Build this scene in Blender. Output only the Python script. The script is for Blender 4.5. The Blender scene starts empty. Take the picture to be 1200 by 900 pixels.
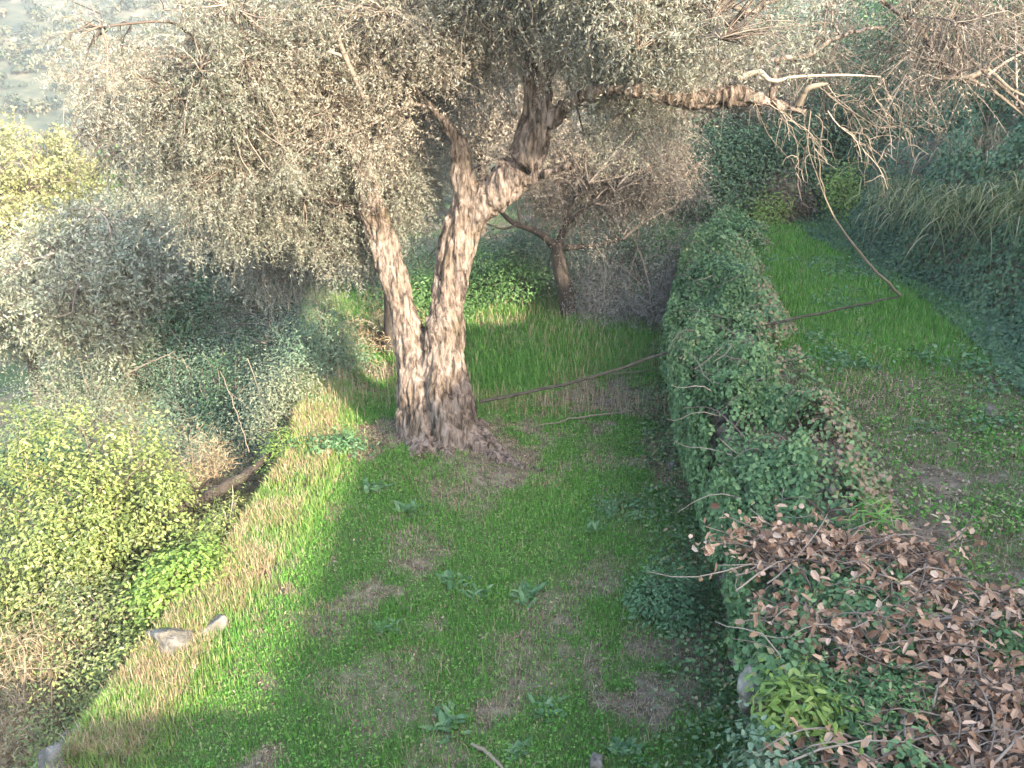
import bpy, math, random
import numpy as np
from mathutils import Vector
R = math.radians
rng = np.random.default_rng(11)
random.seed(11)
scene = bpy.context.scene
COL = scene.collection

# ------------------------------------------------------------------ camera, sky, sun, exposure
CAMZ, PITCH, FPX = 5.0, R(22), 1039.0
cam_d = bpy.data.cameras.new('camera')
cam = bpy.data.objects.new('camera', cam_d); COL.objects.link(cam)
cam.location = (0, 0, CAMZ); cam.rotation_euler = (R(90) - PITCH, 0, 0)
cam_d.sensor_width = 36; cam_d.lens = 36 * FPX / 1200
cam_d.clip_start = 0.1; cam_d.clip_end = 3000
scene.camera = cam

SUN_EL, SUN_AZ = R(25), R(143)          # azimuth from +Y towards +X
world = bpy.data.worlds.new('World'); scene.world = world; world.use_nodes = True
wn = world.node_tree; bg = wn.nodes['Background']
sky = wn.nodes.new('ShaderNodeTexSky'); sky.sky_type = 'NISHITA'; sky.sun_disc = False
sky.sun_elevation = SUN_EL; sky.sun_rotation = SUN_AZ; sky.dust_density = 2.2; sky.air_density = 1.0; sky.ozone_density = 0.3
wn.links.new(sky.outputs[0], bg.inputs[0]); bg.inputs[1].default_value = 0.15
sd = bpy.data.lights.new('sun', 'SUN'); sd.energy = 2.75; sd.angle = R(0.6); sd.color = (1.0, 0.86, 0.67)
sun = bpy.data.objects.new('sun', sd); COL.objects.link(sun)
sdir = Vector((math.sin(SUN_AZ) * math.cos(SUN_EL), math.cos(SUN_AZ) * math.cos(SUN_EL), math.sin(SUN_EL)))
sun.rotation_euler = sdir.to_track_quat('Z', 'Y').to_euler(); sun.location = (20, -20, 30)
vs = scene.view_settings
vs.view_transform = 'Standard'; vs.look = 'None'; vs.gamma = 1.0; vs.exposure = 2.92
try: vs.use_curve_mapping = False
except Exception: pass
scene.cycles.max_bounces = 6; scene.cycles.diffuse_bounces = 3; scene.cycles.glossy_bounces = 1
scene.cycles.transmission_bounces = 3; scene.cycles.volume_bounces = 0; scene.cycles.transparent_max_bounces = 4
scene.cycles.sample_clamp_indirect = 6.0

# ------------------------------------------------------------------ maths helpers
def _h(ix, iy, iz):
    n = (ix * 374761393 + iy * 668265263 + iz * 2147483647 // 7 + 974711) & 0xffffffff
    n = ((n ^ (n >> 13)) * 1274126177) & 0xffffffff
    n = (n ^ (n >> 16)) & 0xffffffff
    n = (n * 2246822519) & 0xffffffff
    return ((n >> 8) & 0xffff) / 65535.0
def noise(x, y, z=0.0):
    x, y, z = np.broadcast_arrays(np.asarray(x, float), np.asarray(y, float), np.asarray(z, float))
    ix, iy, iz = [np.floor(a).astype(np.int64) for a in (x, y, z)]
    fx, fy, fz = x - ix, y - iy, z - iz
    fx, fy, fz = [a * a * (3 - 2 * a) for a in (fx, fy, fz)]
    r = 0
    for dx in (0, 1):
        for dy in (0, 1):
            for dz in (0, 1):
                w = (fx if dx else 1 - fx) * (fy if dy else 1 - fy) * (fz if dz else 1 - fz)
                r = r + w * _h(ix + dx, iy + dy, iz + dz)
    return r
def fbm(x, y, z=0.0, o=4):
    r, a, t = 0, 0.5, 0
    for k in range(o):
        s = 2.0 ** k
        r = r + a * noise(x * s + 17.3 * k, y * s - 9.1 * k, np.asarray(z) * s + 5.7 * k); t += a; a *= .5
    return r / t
def ground_px(px, py, z0=0.0):
    """the point at height z0 seen in this direction"""
    dy = -(py - 450) / FPX; dv = np.array([(px - 600) / FPX, math.cos(PITCH) + dy * math.sin(PITCH), -math.sin(PITCH) + dy * math.cos(PITCH)])
    t = -(CAMZ - z0) / dv[2]; return np.array([dv[0] * t, dv[1] * t, z0])
def sst(a, b, x):
    t = np.clip((x - a) / (b - a), 0, 1); return t * t * (3 - 2 * t)
def unit(v): return v / np.maximum(np.linalg.norm(v, axis=-1, keepdims=True), 1e-9)
def at(px, py, Y):
    """the point of the place seen in this direction at the distance Y from the balcony"""
    dx, dy = (px - 600) / FPX, -(py - 450) / FPX
    d = np.array([dx, math.cos(PITCH) + dy * math.sin(PITCH), -math.sin(PITCH) + dy * math.cos(PITCH)])
    return np.array([0, 0, CAMZ]) + d * (Y / d[1])

# ------------------------------------------------------------------ the lie of the land
XR_Y = [-60, 3, 5, 7, 10, 12, 15, 18, 24, 60]
XR_X = [1.45, 1.65, 1.82, 2.03, 2.22, 2.48, 3.1, 3.95, 6, 14]
def xr(y): return np.interp(y, XR_Y, XR_X)                      # the retaining wall
def xl(y): return np.interp(y, [-60, 4, 7, 10.5, 13, 20, 60], [-3.6, -3.5, -3.15, -2.95, -3.3, -5, -9]) + .25 * (noise(np.asarray(y) * .9, 3.3) - .5)
def xb(y): return np.interp(y, [-60, 4, 8, 11, 14, 18, 30], [5.2, 5.4, 5.7, 6.0, 6.1, 6.0, 8]) + .7 * (noise(np.asarray(y) * .8, 8.8) - .5)
def H(x, y):
    x = np.asarray(x, float); y = np.asarray(y, float)
    low = -1.75 - .06 * np.maximum(y - 8, 0) - .9 * sst(-8.2, -9.4, x) - .22 * np.maximum(-9 - x, 0) + .35 * (fbm(x * .5, y * .5) - .5)
    tl = sst(xl(y) + .15, xl(y) - .55, x)
    ter = .10 * (fbm(x * .9, y * .9, 2) - .5) + .05 * (x < 9) * sst(11, 15, y) * (y - 11) * .3
    ter = ter + .20 * np.exp(-((x + .75) ** 2 + (y - 10.4) ** 2) / .7)
    z = ter * (1 - tl) + low * tl
    up = 1.2 + .15 * (fbm(x * .8, y * .8, 5) - .5) + .03 * (x - 3)
    up = up + 1.7 * sst(xb(y), xb(y) + 1.3, x) + .18 * np.maximum(x - xb(y) - 1.3, 0)
    up = up + .6 * sst(17.5, 20, y) + 0.05 * np.maximum(y - 20, 0)
    tr = sst(xr(y) + .12, xr(y) + .30, x)
    z = z * (1 - tr) + up * tr
    rr = np.hypot(x, y)
    far = -15 * sst(20, 75, y + .0 * x) + 50 * sst(75, 250, y - .12 * x) + 8 * sst(0, 150, x) * sst(40, 160, y) \
          + 8 * (fbm(x / 30, y / 30, 1) - .5) * sst(40, 140, rr) + 12 * (fbm(x / 80, y / 80, 8) - .5) * sst(60, 250, rr)
    back = sst(18, 40, rr) * (y < 15) * 0
    s = sst(20, 42, y)
    z = z * (1 - s) + (far + np.minimum(z, 3) * .5) * s
    return z

# ------------------------------------------------------------------ mesh helpers
def mesh_obj(name, V, F, mat, parent=None, attr=None, smooth=False):
    V = np.asarray(V, np.float32).reshape(-1, 3)
    me = bpy.data.meshes.new(name)
    if isinstance(F, np.ndarray):
        F = F.astype(np.int32); n, k = F.shape
        me.vertices.add(len(V)); me.vertices.foreach_set('co', V.ravel())
        me.loops.add(n * k); me.loops.foreach_set('vertex_index', F.ravel())
        me.polygons.add(n); me.polygons.foreach_set('loop_start', np.arange(0, n * k, k, dtype=np.int32))
        me.update(calc_edges=True)
    else:
        me.from_pydata([tuple(v) for v in V], [], F)
    if attr is not None:
        a = me.attributes.new('v', 'FLOAT', 'POINT'); a.data.foreach_set('value', np.asarray(attr, np.float32))
    me.polygons.foreach_set('use_smooth', np.full(len(me.polygons), bool(smooth)))
    me.materials.append(mat)
    o = bpy.data.objects.new(name, me); COL.objects.link(o)
    if parent is not None: o.parent = parent
    return o
def tag(o, label=None, cat=None, group=None, kind=None):
    if label: o['label'] = label
    if cat: o['category'] = cat
    if group: o['group'] = group
    if kind: o['kind'] = kind
    return o
def root_at(name, loc, label, cat, group=None):
    o = bpy.data.objects.new(name, None); COL.objects.link(o); o.location = tuple(loc)
    o.empty_display_size = .2
    return tag(o, label, cat, group)
class Parts:
    """collects geometry in world space, links it under a root standing at `base`"""
    def __init__(s): s.V, s.F, s.A, s.n = [], [], [], 0
    def add(s, V, F, A=None):
        s.V.append(V); s.F.append(F + s.n); s.A.append(np.zeros(len(V)) if A is None else A); s.n += len(V)
    def build(s, name, mat, parent=None, smooth=False):
        if not s.V: return None
        V = np.concatenate(s.V); 
        if parent is not None: V = V - np.array(parent.location)
        return mesh_obj(name, V, np.concatenate(s.F), mat, parent, np.concatenate(s.A), smooth)

T_SLIM = (np.array([[0, 0, 0], [.45, .5, .06], [1, 0, 0], [.45, -.5, .06]]), np.array([[0, 1, 2, 3]]))
T_OVAL = (np.array([[0, 0, 0], [.28, .46, .12], [.72, .36, .10], [1, 0, -.08], [.72, -.36, .10], [.28, -.46, .12]]), np.array([[0, 1, 2, 3], [0, 3, 4, 5]]))
T_IVY = (np.array([[0, 0, 0], [.15, .5, .10], [.55, .38, .03], [1, 0, -.10], [.55, -.38, .03], [.15, -.5, .10]]), np.array([[0, 1, 2, 3], [0, 3, 4, 5]]))
T_CURL = (np.array([[0, 0, 0], [.25, .40, .30], [.75, .34, .34], [1, 0, .12], [.75, -.34, .30], [.25, -.40, .26]]), np.array([[0, 1, 2, 3], [0, 3, 4, 5]]))
def leaves(P, D, N, L, W, T=T_SLIM, val=None):
    tv, tf = T; n = len(P)
    D = unit(D); S = unit(np.cross(N, D)); N = np.cross(D, S)
    L = np.broadcast_to(L, (n,))[:, None, None]; W = np.broadcast_to(W, (n,))[:, None, None]
    V = P[:, None, :] + tv[None, :, 0:1] * L * D[:, None, :] + tv[None, :, 1:2] * W * S[:, None, :] + tv[None, :, 2:3] * W * N[:, None, :]
    k = len(tv)
    F = (tf[None] + (np.arange(n) * k)[:, None, None]).reshape(-1, 4)
    val = rng.random(n) if val is None else val
    return V.reshape(-1, 3), F, np.repeat(val, k)
def tubes(P, Rd, k=4, val=None):
    """P (T, m, 3), Rd (T, m): T tubes of m rings"""
    T, m, _ = P.shape
    tan = unit(np.gradient(P, axis=1))
    ref = np.where(np.abs(tan[..., 2:3]) > .8, np.array([1., 0, 0]), np.array([0., 0, 1.]))
    a = unit(np.cross(tan, ref)); b = np.cross(tan, a)
    th = np.arange(k) * 2 * np.pi / k
    V = P[:, :, None, :] + Rd[:, :, None, None] * (np.cos(th)[None, None, :, None] * a[:, :, None, :] + np.sin(th)[None, None, :, None] * b[:, :, None, :])
    i = np.arange(m - 1)[:, None] * k; j = np.arange(k)[None]; j2 = (j + 1) % k
    q = np.stack([i + j, i + j2, i + k + j2, i + k + j], -1).reshape(-1, 4)
    F = (q[None] + (np.arange(T) * m * k)[:, None, None]).reshape(-1, 4)
    val = rng.random(T) if val is None else val
    return V.reshape(-1, 3), F, np.repeat(val, m * k)
def curve_pts(pts, m):
    """Catmull-Rom resample of a polyline to m points"""
    p = np.array(pts, float)
    if len(p) == 2: return p[0] + (p[1] - p[0]) * np.linspace(0, 1, m)[:, None]
    q = np.vstack([2 * p[0] - p[1], p, 2 * p[-1] - p[-2]])
    d = np.r_[0, np.cumsum(np.linalg.norm(np.diff(p[:, :3], axis=0), axis=1))]; u = np.linspace(0, d[-1] - 1e-6, m)
    out = []
    for t in u:
        i = min(np.searchsorted(d, t, 'right') - 1, len(p) - 2); f = (t - d[i]) / (d[i + 1] - d[i])
        a, b, c, e = q[i], q[i + 1], q[i + 2], q[i + 3]
        out.append(.5 * (2 * b + (c - a) * f + (2 * a - 5 * b + 4 * c - e) * f * f + (3 * b - a - 3 * c + e) * f ** 3))
    return np.array(out)

# ------------------------------------------------------------------ materials
def mat_new(name):
    m = bpy.data.materials.new(name); m.use_nodes = True
    nt = m.node_tree; nt.nodes.clear()
    return m, nt, nt.nodes.new('ShaderNodeOutputMaterial')
def ramp_node(nt, stops):
    r = nt.nodes.new('ShaderNodeValToRGB'); e = r.color_ramp.elements
    while len(e) > 1: e.remove(e[-1])
    e[0].position, e[0].color = stops[0][0], (*stops[0][1], 1)
    for p, c in stops[1:]:
        x = e.new(p); x.color = (*c, 1)
    return r
def leaf_mat(name, stops, trans=.3, rough=.5, spec=.35, back=None):
    m, nt, out = mat_new(name)
    at_ = nt.nodes.new('ShaderNodeAttribute'); at_.attribute_name = 'v'
    r = ramp_node(nt, stops); nt.links.new(at_.outputs['Fac'], r.inputs[0])
    col = r.outputs[0]
    if back:
        g = nt.nodes.new('ShaderNodeNewGeometry'); mx = nt.nodes.new('ShaderNodeMix'); mx.data_type = 'RGBA'
        mx.inputs['Factor'].default_value = 0
        nt.links.new(g.outputs['Backfacing'], mx.inputs['Factor']); nt.links.new(col, mx.inputs[6]); mx.inputs[7].default_value = (*back, 1)
        col = mx.outputs[2]
    p = nt.nodes.new('ShaderNodeBsdfPrincipled'); p.inputs['Roughness'].default_value = rough
    p.inputs['Specular IOR Level'].default_value = spec
    nt.links.new(col, p.inputs['Base Color'])
    t = nt.nodes.new('ShaderNodeBsdfTranslucent'); nt.links.new(col, t.inputs[0])
    mx = nt.nodes.new('ShaderNodeMixShader'); mx.inputs[0].default_value = trans
    nt.links.new(p.outputs[0], mx.inputs[1]); nt.links.new(t.outputs[0], mx.inputs[2]); nt.links.new(mx.outputs[0], out.inputs[0])
    return m
def noisy_mat(name, stops, scale=5, detail=8, rough=.9, bump=.3, bscale=None, stretch=(1, 1, 1), bdist=.02, distort=0):
    m, nt, out = mat_new(name)
    tc = nt.nodes.new('ShaderNodeTexCoord'); mp = nt.nodes.new('ShaderNodeMapping'); mp.inputs['Scale'].default_value = stretch
    nt.links.new(tc.outputs['Object'], mp.inputs[0])
    n = nt.nodes.new('ShaderNodeTexNoise'); n.inputs['Scale'].default_value = scale; n.inputs['Detail'].default_value = detail
    n.inputs['Distortion'].default_value = distort; n.inputs['Roughness'].default_value = .62
    nt.links.new(mp.outputs[0], n.inputs[0])
    r = ramp_node(nt, stops); nt.links.new(n.outputs[0], r.inputs[0])
    p = nt.nodes.new('ShaderNodeBsdfPrincipled'); p.inputs['Roughness'].default_value = rough; p.inputs['Specular IOR Level'].default_value = .2
    nt.links.new(r.outputs[0], p.inputs['Base Color'])
    n2 = nt.nodes.new('ShaderNodeTexNoise'); n2.inputs['Scale'].default_value = bscale or scale * 3; n2.inputs['Detail'].default_value = 8
    nt.links.new(mp.outputs[0], n2.inputs[0])
    b = nt.nodes.new('ShaderNodeBump'); b.inputs['Strength'].default_value = bump; b.inputs['Distance'].default_value = bdist
    nt.links.new(n2.outputs[0], b.inputs['Height']); nt.links.new(b.outputs[0], p.inputs['Normal'])
    nt.links.new(p.outputs[0], out.inputs[0])
    return m

M = {}
M['olive'] = leaf_mat('olive_leaf', [(0, (.07, .09, .055)), (.35, (.145, .165, .11)), (.7, (.225, .235, .175)), (.9, (.27, .24, .18)), (1, (.36, .35, .28))], .25, .5, .35, back=(.22, .235, .19))
M['olive_dry'] = leaf_mat('olive_leaf_dry', [(0, (.12, .10, .075)), (.4, (.21, .185, .14)), (.75, (.30, .265, .205)), (1, (.40, .36, .29))], .25, .55, .3)
M['silver'] = leaf_mat('silver_leaf', [(0, (.10, .13, .085)), (.5, (.24, .275, .185)), (.85, (.37, .385, .27)), (1, (.48, .46, .34))], .25, .5, .4)
M['bush'] = leaf_mat('bush_leaf', [(0, (.06, .09, .025)), (.4, (.15, .20, .06)), (.75, (.27, .31, .10)), (1, (.42, .41, .18))], .3, .42, .45)
M['yellow'] = leaf_mat('yellow_leaf', [(0, (.14, .16, .06)), (.5, (.26, .28, .12)), (1, (.38, .36, .19))], .35, .5, .3)
M['green'] = leaf_mat('green_leaf', [(0, (.035, .085, .025)), (.5, (.08, .18, .055)), (.85, (.14, .26, .08)), (1, (.24, .30, .14))], .3, .45, .4)
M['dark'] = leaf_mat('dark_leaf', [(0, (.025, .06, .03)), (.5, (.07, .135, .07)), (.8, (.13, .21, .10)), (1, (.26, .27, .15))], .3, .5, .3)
M['teal'] = leaf_mat('brush_leaf', [(0, (.07, .12, .07)), (.5, (.15, .24, .15)), (.85, (.24, .31, .20)), (1, (.38, .35, .22))], .3, .5, .3)
M['greybrush'] = leaf_mat('grey_brush', [(0, (.09, .095, .08)), (.5, (.20, .205, .18)), (1, (.34, .32, .27))], .2, .6, .2)
M['sage'] = leaf_mat('sage_leaf', [(0, (.08, .11, .07)), (.5, (.19, .23, .15)), (.85, (.28, .30, .20)), (1, (.40, .36, .24))], .3, .55, .25)
M['ivy'] = leaf_mat('ivy_leaf', [(0, (.03, .07, .025)), (.35, (.07, .15, .06)), (.65, (.12, .22, .09)), (.84, (.20, .30, .12)), (.93, (.27, .25, .13)), (1, (.30, .21, .14))], .25, .5, .3)
M['dry'] = leaf_mat('dry_leaf', [(0, (.10, .06, .04)), (.35, (.27, .165, .105)), (.7, (.44, .29, .19)), (.93, (.50, .35, .25)), (1, (.54, .41, .31))], .2, .6, .2)
M['tuss'] = leaf_mat('tussock_blade', [(0, (.07, .105, .035)), (.5, (.16, .20, .075)), (.8, (.29, .29, .14)), (1, (.42, .37, .23))], .3, .5, .3)
M['litter'] = leaf_mat('litter_leaf', [(0, (.07, .05, .035)), (.5, (.16, .12, .085)), (.9, (.27, .21, .155)), (1, (.42, .34, .26))], .1, .7, .15)
M['grass'] = leaf_mat('grass_blade', [(0, (.06, .16, .03)), (.4, (.105, .275, .045)), (.68, (.165, .37, .07)), (.82, (.25, .36, .11)), (.91, (.36, .33, .19)), (1, (.44, .39, .28))], .4, .5, .25)
M['lime'] = leaf_mat('lime_leaf', [(0, (.10, .19, .035)), (.6, (.21, .32, .075)), (1, (.36, .42, .14))], .4, .45, .3)
M['straw'] = leaf_mat('straw_blade', [(0, (.20, .14, .075)), (.5, (.34, .26, .15)), (1, (.50, .42, .28))], .25, .6, .2)
M['weed'] = leaf_mat('weed_leaf', [(0, (.05, .12, .05)), (.6, (.095, .20, .09)), (1, (.18, .28, .14))], .3, .5, .3)
M['twig'] = leaf_mat('twig_bark', [(0, (.07, .055, .045)), (.5, (.16, .13, .105)), (1, (.28, .235, .19))], 0, .85, .15)
M['pale_twig'] = leaf_mat('pale_twig_bark', [(0, (.11, .09, .07)), (.5, (.20, .165, .125)), (1, (.32, .27, .215))], 0, .8, .2)
M['wood'] = noisy_mat('wood_far', [(.3, (.04, .03, .025)), (.55, (.13, .10, .08)), (.8, (.24, .19, .15))], 6, bump=.8, stretch=(1, 1, .25))
M['dark_bark'] = noisy_mat('dark_bark', [(.3, (.025, .02, .017)), (.55, (.06, .05, .042)), (.8, (.12, .10, .085))], 9, bump=.9, stretch=(1, 1, .3))
M['stone'] = noisy_mat('lichen_stone', [(.28, (.035, .033, .026)), (.42, (.10, .10, .075)), (.56, (.19, .175, .145)), (.75, (.33, .31, .265))], 7, bump=.9, bscale=25)
M['white_stone'] = noisy_mat('pale_stone', [(.3, (.05, .046, .036)), (.5, (.13, .12, .10)), (.75, (.27, .25, .215))], 7, bump=.8, bscale=25)
M['plaster'] = noisy_mat('house_plaster', [(.3, (.5, .46, .38)), (.7, (.62, .58, .50))], 3, bump=.2)
M['tile'] = noisy_mat('roof_tile', [(.3, (.25, .11, .07)), (.7, (.42, .20, .12))], 4, bump=.5)
M['cable'] = noisy_mat('dark_pole', [(.3, (.03, .028, .022)), (.7, (.09, .08, .06))], 12, bump=.2)

def bark_material():
    m, nt, out = mat_new('olive_bark')
    tc = nt.nodes.new('ShaderNodeTexCoord')
    def nz(scale, st, det=10, dist=0):
        mp = nt.nodes.new('ShaderNodeMapping'); mp.inputs['Scale'].default_value = st
        nt.links.new(tc.outputs['Object'], mp.inputs[0])
        n = nt.nodes.new('ShaderNodeTexNoise'); n.inputs['Scale'].default_value = scale; n.inputs['Detail'].default_value = det
        n.inputs['Roughness'].default_value = .65; n.inputs['Distortion'].default_value = dist
        nt.links.new(mp.outputs[0], n.inputs[0]); return n
    a = nz(17, (1, 1, .26), 12, .7); b = nz(3.2, (1, 1, .8), 6); c = nz(45, (1, 1, .5))
    r1 = ramp_node(nt, [(.34, (.022, .018, .015)), (.44, (.095, .077, .065)), (.53, (.205, .17, .145)), (.70, (.36, .305, .265))])
    nt.links.new(a.outputs[0], r1.inputs[0])
    r2 = ramp_node(nt, [(.34, (.42, .42, .28)), (.42, (.62, .56, .48)), (.56, (1, .96, .93))]); nt.links.new(b.outputs[0], r2.inputs[0])
    mx = nt.nodes.new('ShaderNodeMix'); mx.data_type = 'RGBA'; mx.blend_type = 'MULTIPLY'; mx.inputs['Factor'].default_value = .8
    nt.links.new(r1.outputs[0], mx.inputs[6]); nt.links.new(r2.outputs[0], mx.inputs[7])
    p = nt.nodes.new('ShaderNodeBsdfPrincipled'); p.inputs['Roughness'].default_value = .9; p.inputs['Specular IOR Level'].default_value = .15
    nt.links.new(mx.outputs[2], p.inputs['Base Color'])
    ad = nt.nodes.new('ShaderNodeMath'); ad.operation = 'ADD'; nt.links.new(a.outputs[0], ad.inputs[0]); nt.links.new(c.outputs[0], ad.inputs[1])
    bp = nt.nodes.new('ShaderNodeBump'); bp.inputs['Strength'].default_value = 1; bp.inputs['Distance'].default_value = .03
    nt.links.new(ad.outputs[0], bp.inputs['Height']); nt.links.new(bp.outputs[0], p.inputs['Normal']); nt.links.new(p.outputs[0], out.inputs[0])
    return m
M['bark'] = bark_material()

def ground_material():
    m, nt, out = mat_new('soil_and_moss')
    tc = nt.nodes.new('ShaderNodeTexCoord')
    def nz(scale, det=8):
        n = nt.nodes.new('ShaderNodeTexNoise'); n.inputs['Scale'].default_value = scale; n.inputs['Detail'].default_value = det
        n.inputs['Roughness'].default_value = .6; nt.links.new(tc.outputs['Object'], n.inputs[0]); return n
    soil = ramp_node(nt, [(.3, (.06, .05, .038)), (.5, (.14, .115, .085)), (.72, (.26, .225, .17))]); nt.links.new(nz(9).outputs[0], soil.inputs[0])
    moss = ramp_node(nt, [(.3, (.03, .075, .015)), (.7, (.08, .15, .035))]); nt.links.new(nz(14).outputs[0], moss.inputs[0])
    a = nt.nodes.new('ShaderNodeAttribute'); a.attribute_name = 'v'
    mx = nt.nodes.new('ShaderNodeMix'); mx.data_type = 'RGBA'
    nt.links.new(a.outputs['Fac'], mx.inputs['Factor']); nt.links.new(soil.outputs[0], mx.inputs[6]); nt.links.new(moss.outputs[0], mx.inputs[7])
    # hillside scrub far off
    far = ramp_node(nt, [(.35, (.025, .04, .035)), (.5, (.06, .07, .05)), (.62, (.12, .115, .085)), (.75, (.20, .18, .145))]); nt.links.new(nz(.16, 10).outputs[0], far.inputs[0])
    sp = nt.nodes.new('ShaderNodeSeparateXYZ'); nt.links.new(tc.outputs['Object'], sp.inputs[0])
    mr = nt.nodes.new('ShaderNodeMapRange'); mr.inputs['From Min'].default_value = 40; mr.inputs['From Max'].default_value = 90
    nt.links.new(sp.outputs[1], mr.inputs['Value'])
    m2 = nt.nodes.new('ShaderNodeMix'); m2.data_type = 'RGBA'
    nt.links.new(mr.outputs[0], m2.inputs['Factor']); nt.links.new(mx.outputs[2], m2.inputs[6]); nt.links.new(far.outputs[0], m2.inputs[7])
    p = nt.nodes.new('ShaderNodeBsdfPrincipled'); p.inputs['Roughness'].default_value = .95; p.inputs['Specular IOR Level'].default_value = .1
    nt.links.new(m2.outputs[2], p.inputs['Base Color'])
    bp = nt.nodes.new('ShaderNodeBump'); bp.inputs['Strength'].default_value = .8; bp.inputs['Distance'].default_value = .03
    nt.links.new(nz(30).outputs[0], bp.inputs['Height']); nt.links.new(bp.outputs[0], p.inputs['Normal']); nt.links.new(p.outputs[0], out.inputs[0])
    return m

# ------------------------------------------------------------------ grass cover map (1 thick grass .. 0 bare)
BARE = [(at(620, 805, 6.0), .38), (at(490, 655, 7.9), .36), (at(450, 830, 5.7), .5), (at(560, 575, 9.2), .55), (at(540, 545, 9.8), .6), (at(380, 745, 6.6), .25),
        (at(820, 660, 7.6), .35), (at(820, 560, 9.2), .35), (at(640, 740, 6.8), .35), (at(700, 690, 7.3), .25), (at(520, 890, 5.1), .3), (at(700, 545, 9.9), .3)]
def cover(x, y):
    c = fbm(x * .85, y * .85, 9.1) + .45 * (noise(x * 4.5, y * 4.5, 3.3) - .5)
    g = sst(.36, .56, c)
    for p, r in BARE:
        d = np.hypot(x - p[0], (y - p[1]) * .8) / r + .9 * (noise(x * 3.1, y * 3.1, 7.7) - .5)
        g = g * (1 - .68 * (1 - sst(.35, 1.35, d + .8 * (noise(x * 9, y * 9, 1.7) - .5))))
    xrr = xr(y)
    up = sst(xrr, xrr + .5, x)
    # upper terrace: rich beyond y = 10, thin before
    s_ = sst(9.0, 10.6, y + .8 * (noise(x * 1.5, y * 1.5, 6) - .5) * 2)
    gu = s_ * np.maximum(g, .9) * sst(3.1, 3.7, x - .45 * sst(11, 16, y) * 2) + (1 - s_) * g * .55 * sst(3.0, 4.0, x)
    gu = gu * sst(xb(y) + .35, xb(y) - .8, x + 1.3 * (noise(x * 1.6, y * 1.6, 19) - .5))
    return g * (1 - up) + gu * up

# ------------------------------------------------------------------ ground
def axis(lo, a, b, hi, d, g=1.09):
    mid = list(np.arange(a, b, d)); out = []; s = d; v = mid[-1]
    while v < hi: s *= g; v += s; out.append(v)
    pre = []; s = d; v = a
    while v > lo: s *= g; v -= s; pre.append(v)
    return np.array(pre[::-1] + mid + out)
gx = axis(-330, -5.5, 8, 330, .09, 1.07); gy = axis(-60, 3, 20, 420, .11, 1.07)
X, Y = np.meshgrid(gx, gy); Z = H(X, Y)
near = (X > -9) & (X < 12) & (Y > 2) & (Y < 25)
Z = Z + near * .05 * (fbm(X * 3.5, Y * 3.5, 4) - .5)
ny, nx = X.shape; idx = np.arange(ny * nx).reshape(ny, nx)
F = np.stack([idx[:-1, :-1], idx[:-1, 1:], idx[1:, 1:], idx[1:, :-1]], -1).reshape(-1, 4)
cv = cover(X, Y) * .75
g = mesh_obj('ground', np.stack([X, Y, Z], -1).reshape(-1, 3), F, ground_material(), attr=cv.ravel(), smooth=True)
tag(g, 'terraced hillside ground under the grass and brush, rising to a far hill', 'ground', kind='structure')

# ------------------------------------------------------------------ the stone retaining wall
def rock_mesh(rad, seed, n=10, m=7, rough=.3):
    th = np.linspace(0, np.pi, m)[1:-1]; ph = np.arange(n) * 2 * np.pi / n
    V = [[0, 0, 1]] + [[math.sin(t) * math.cos(p), math.sin(t) * math.sin(p), math.cos(t)] for t in th for p in ph] + [[0, 0, -1]]
    V = np.array(V); V = np.sign(V) * np.abs(V) ** .72
    V = V * (1 + rough * (noise(V[:, 0] * 1.7 + seed, V[:, 1] * 1.7, V[:, 2] * 1.7 + seed * .37)[:, None] - .5) * 2) * np.array(rad)
    F = []
    for j in range(n): k = (j + 1) % n; F.append([0, 1 + j, 1 + k, 1 + k]); F.append([len(V) - 1, 1 + (m - 3) * n + k, 1 + (m - 3) * n + j, 1 + (m - 3) * n + j])
    for i in range(m - 3):
        for j in range(n): k = (j + 1) % n; a = 1 + i * n; F.append([a + j, a + n + j, a + n + k, a + k])
    return V, F
def rock_faces(F):
    return [f if f[2] != f[3] else f[:3] for f in F]
def rock_obj(name, loc, rad, mat, seed, rot=0, n=26, m=18):
    V, F = rock_mesh(rad, seed, n, m)
    V = V * (1 + .35 * (fbm(V[:, 0] * 14 + seed, V[:, 1] * 14, V[:, 2] * 14, 3)[:, None] - .5))
    o = mesh_obj(name, V, rock_faces(F), mat, smooth=False); o.location = tuple(loc); o.rotation_euler = (rot * .2, rot * .15, rot)
    return o
Vs, Fs, off = [], [], 0
y = 3.0
row_z = 0
for row in range(5):
    z0 = -.12 + row * .235; y = 2.6 + rng.random() * .2
    while y < 19:
        w = rng.uniform(.22, .52); hgt = .25 * rng.uniform(.85, 1.15)
        V, Fc = rock_mesh((.17, w * .54, hgt * .56), rng.random() * 90, 9, 6, .26)
        yy = y + w / 2; gz = 0
        V = V + np.array([float(xr(yy)) + .12 + .02 * row + rng.uniform(-.04, .04), yy, z0 + hgt / 2])
        Fc = [[i + off for i in f] for f in Fc]; Vs.append(V); Fs += rock_faces(Fc); off += len(V); y += w * .96
w_o = mesh_obj('stone_retaining_wall', np.concatenate(Vs), Fs, M['stone'])
tag(w_o, 'old dry stone retaining wall smothered in ivy on the right of the grass', 'wall')

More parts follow.
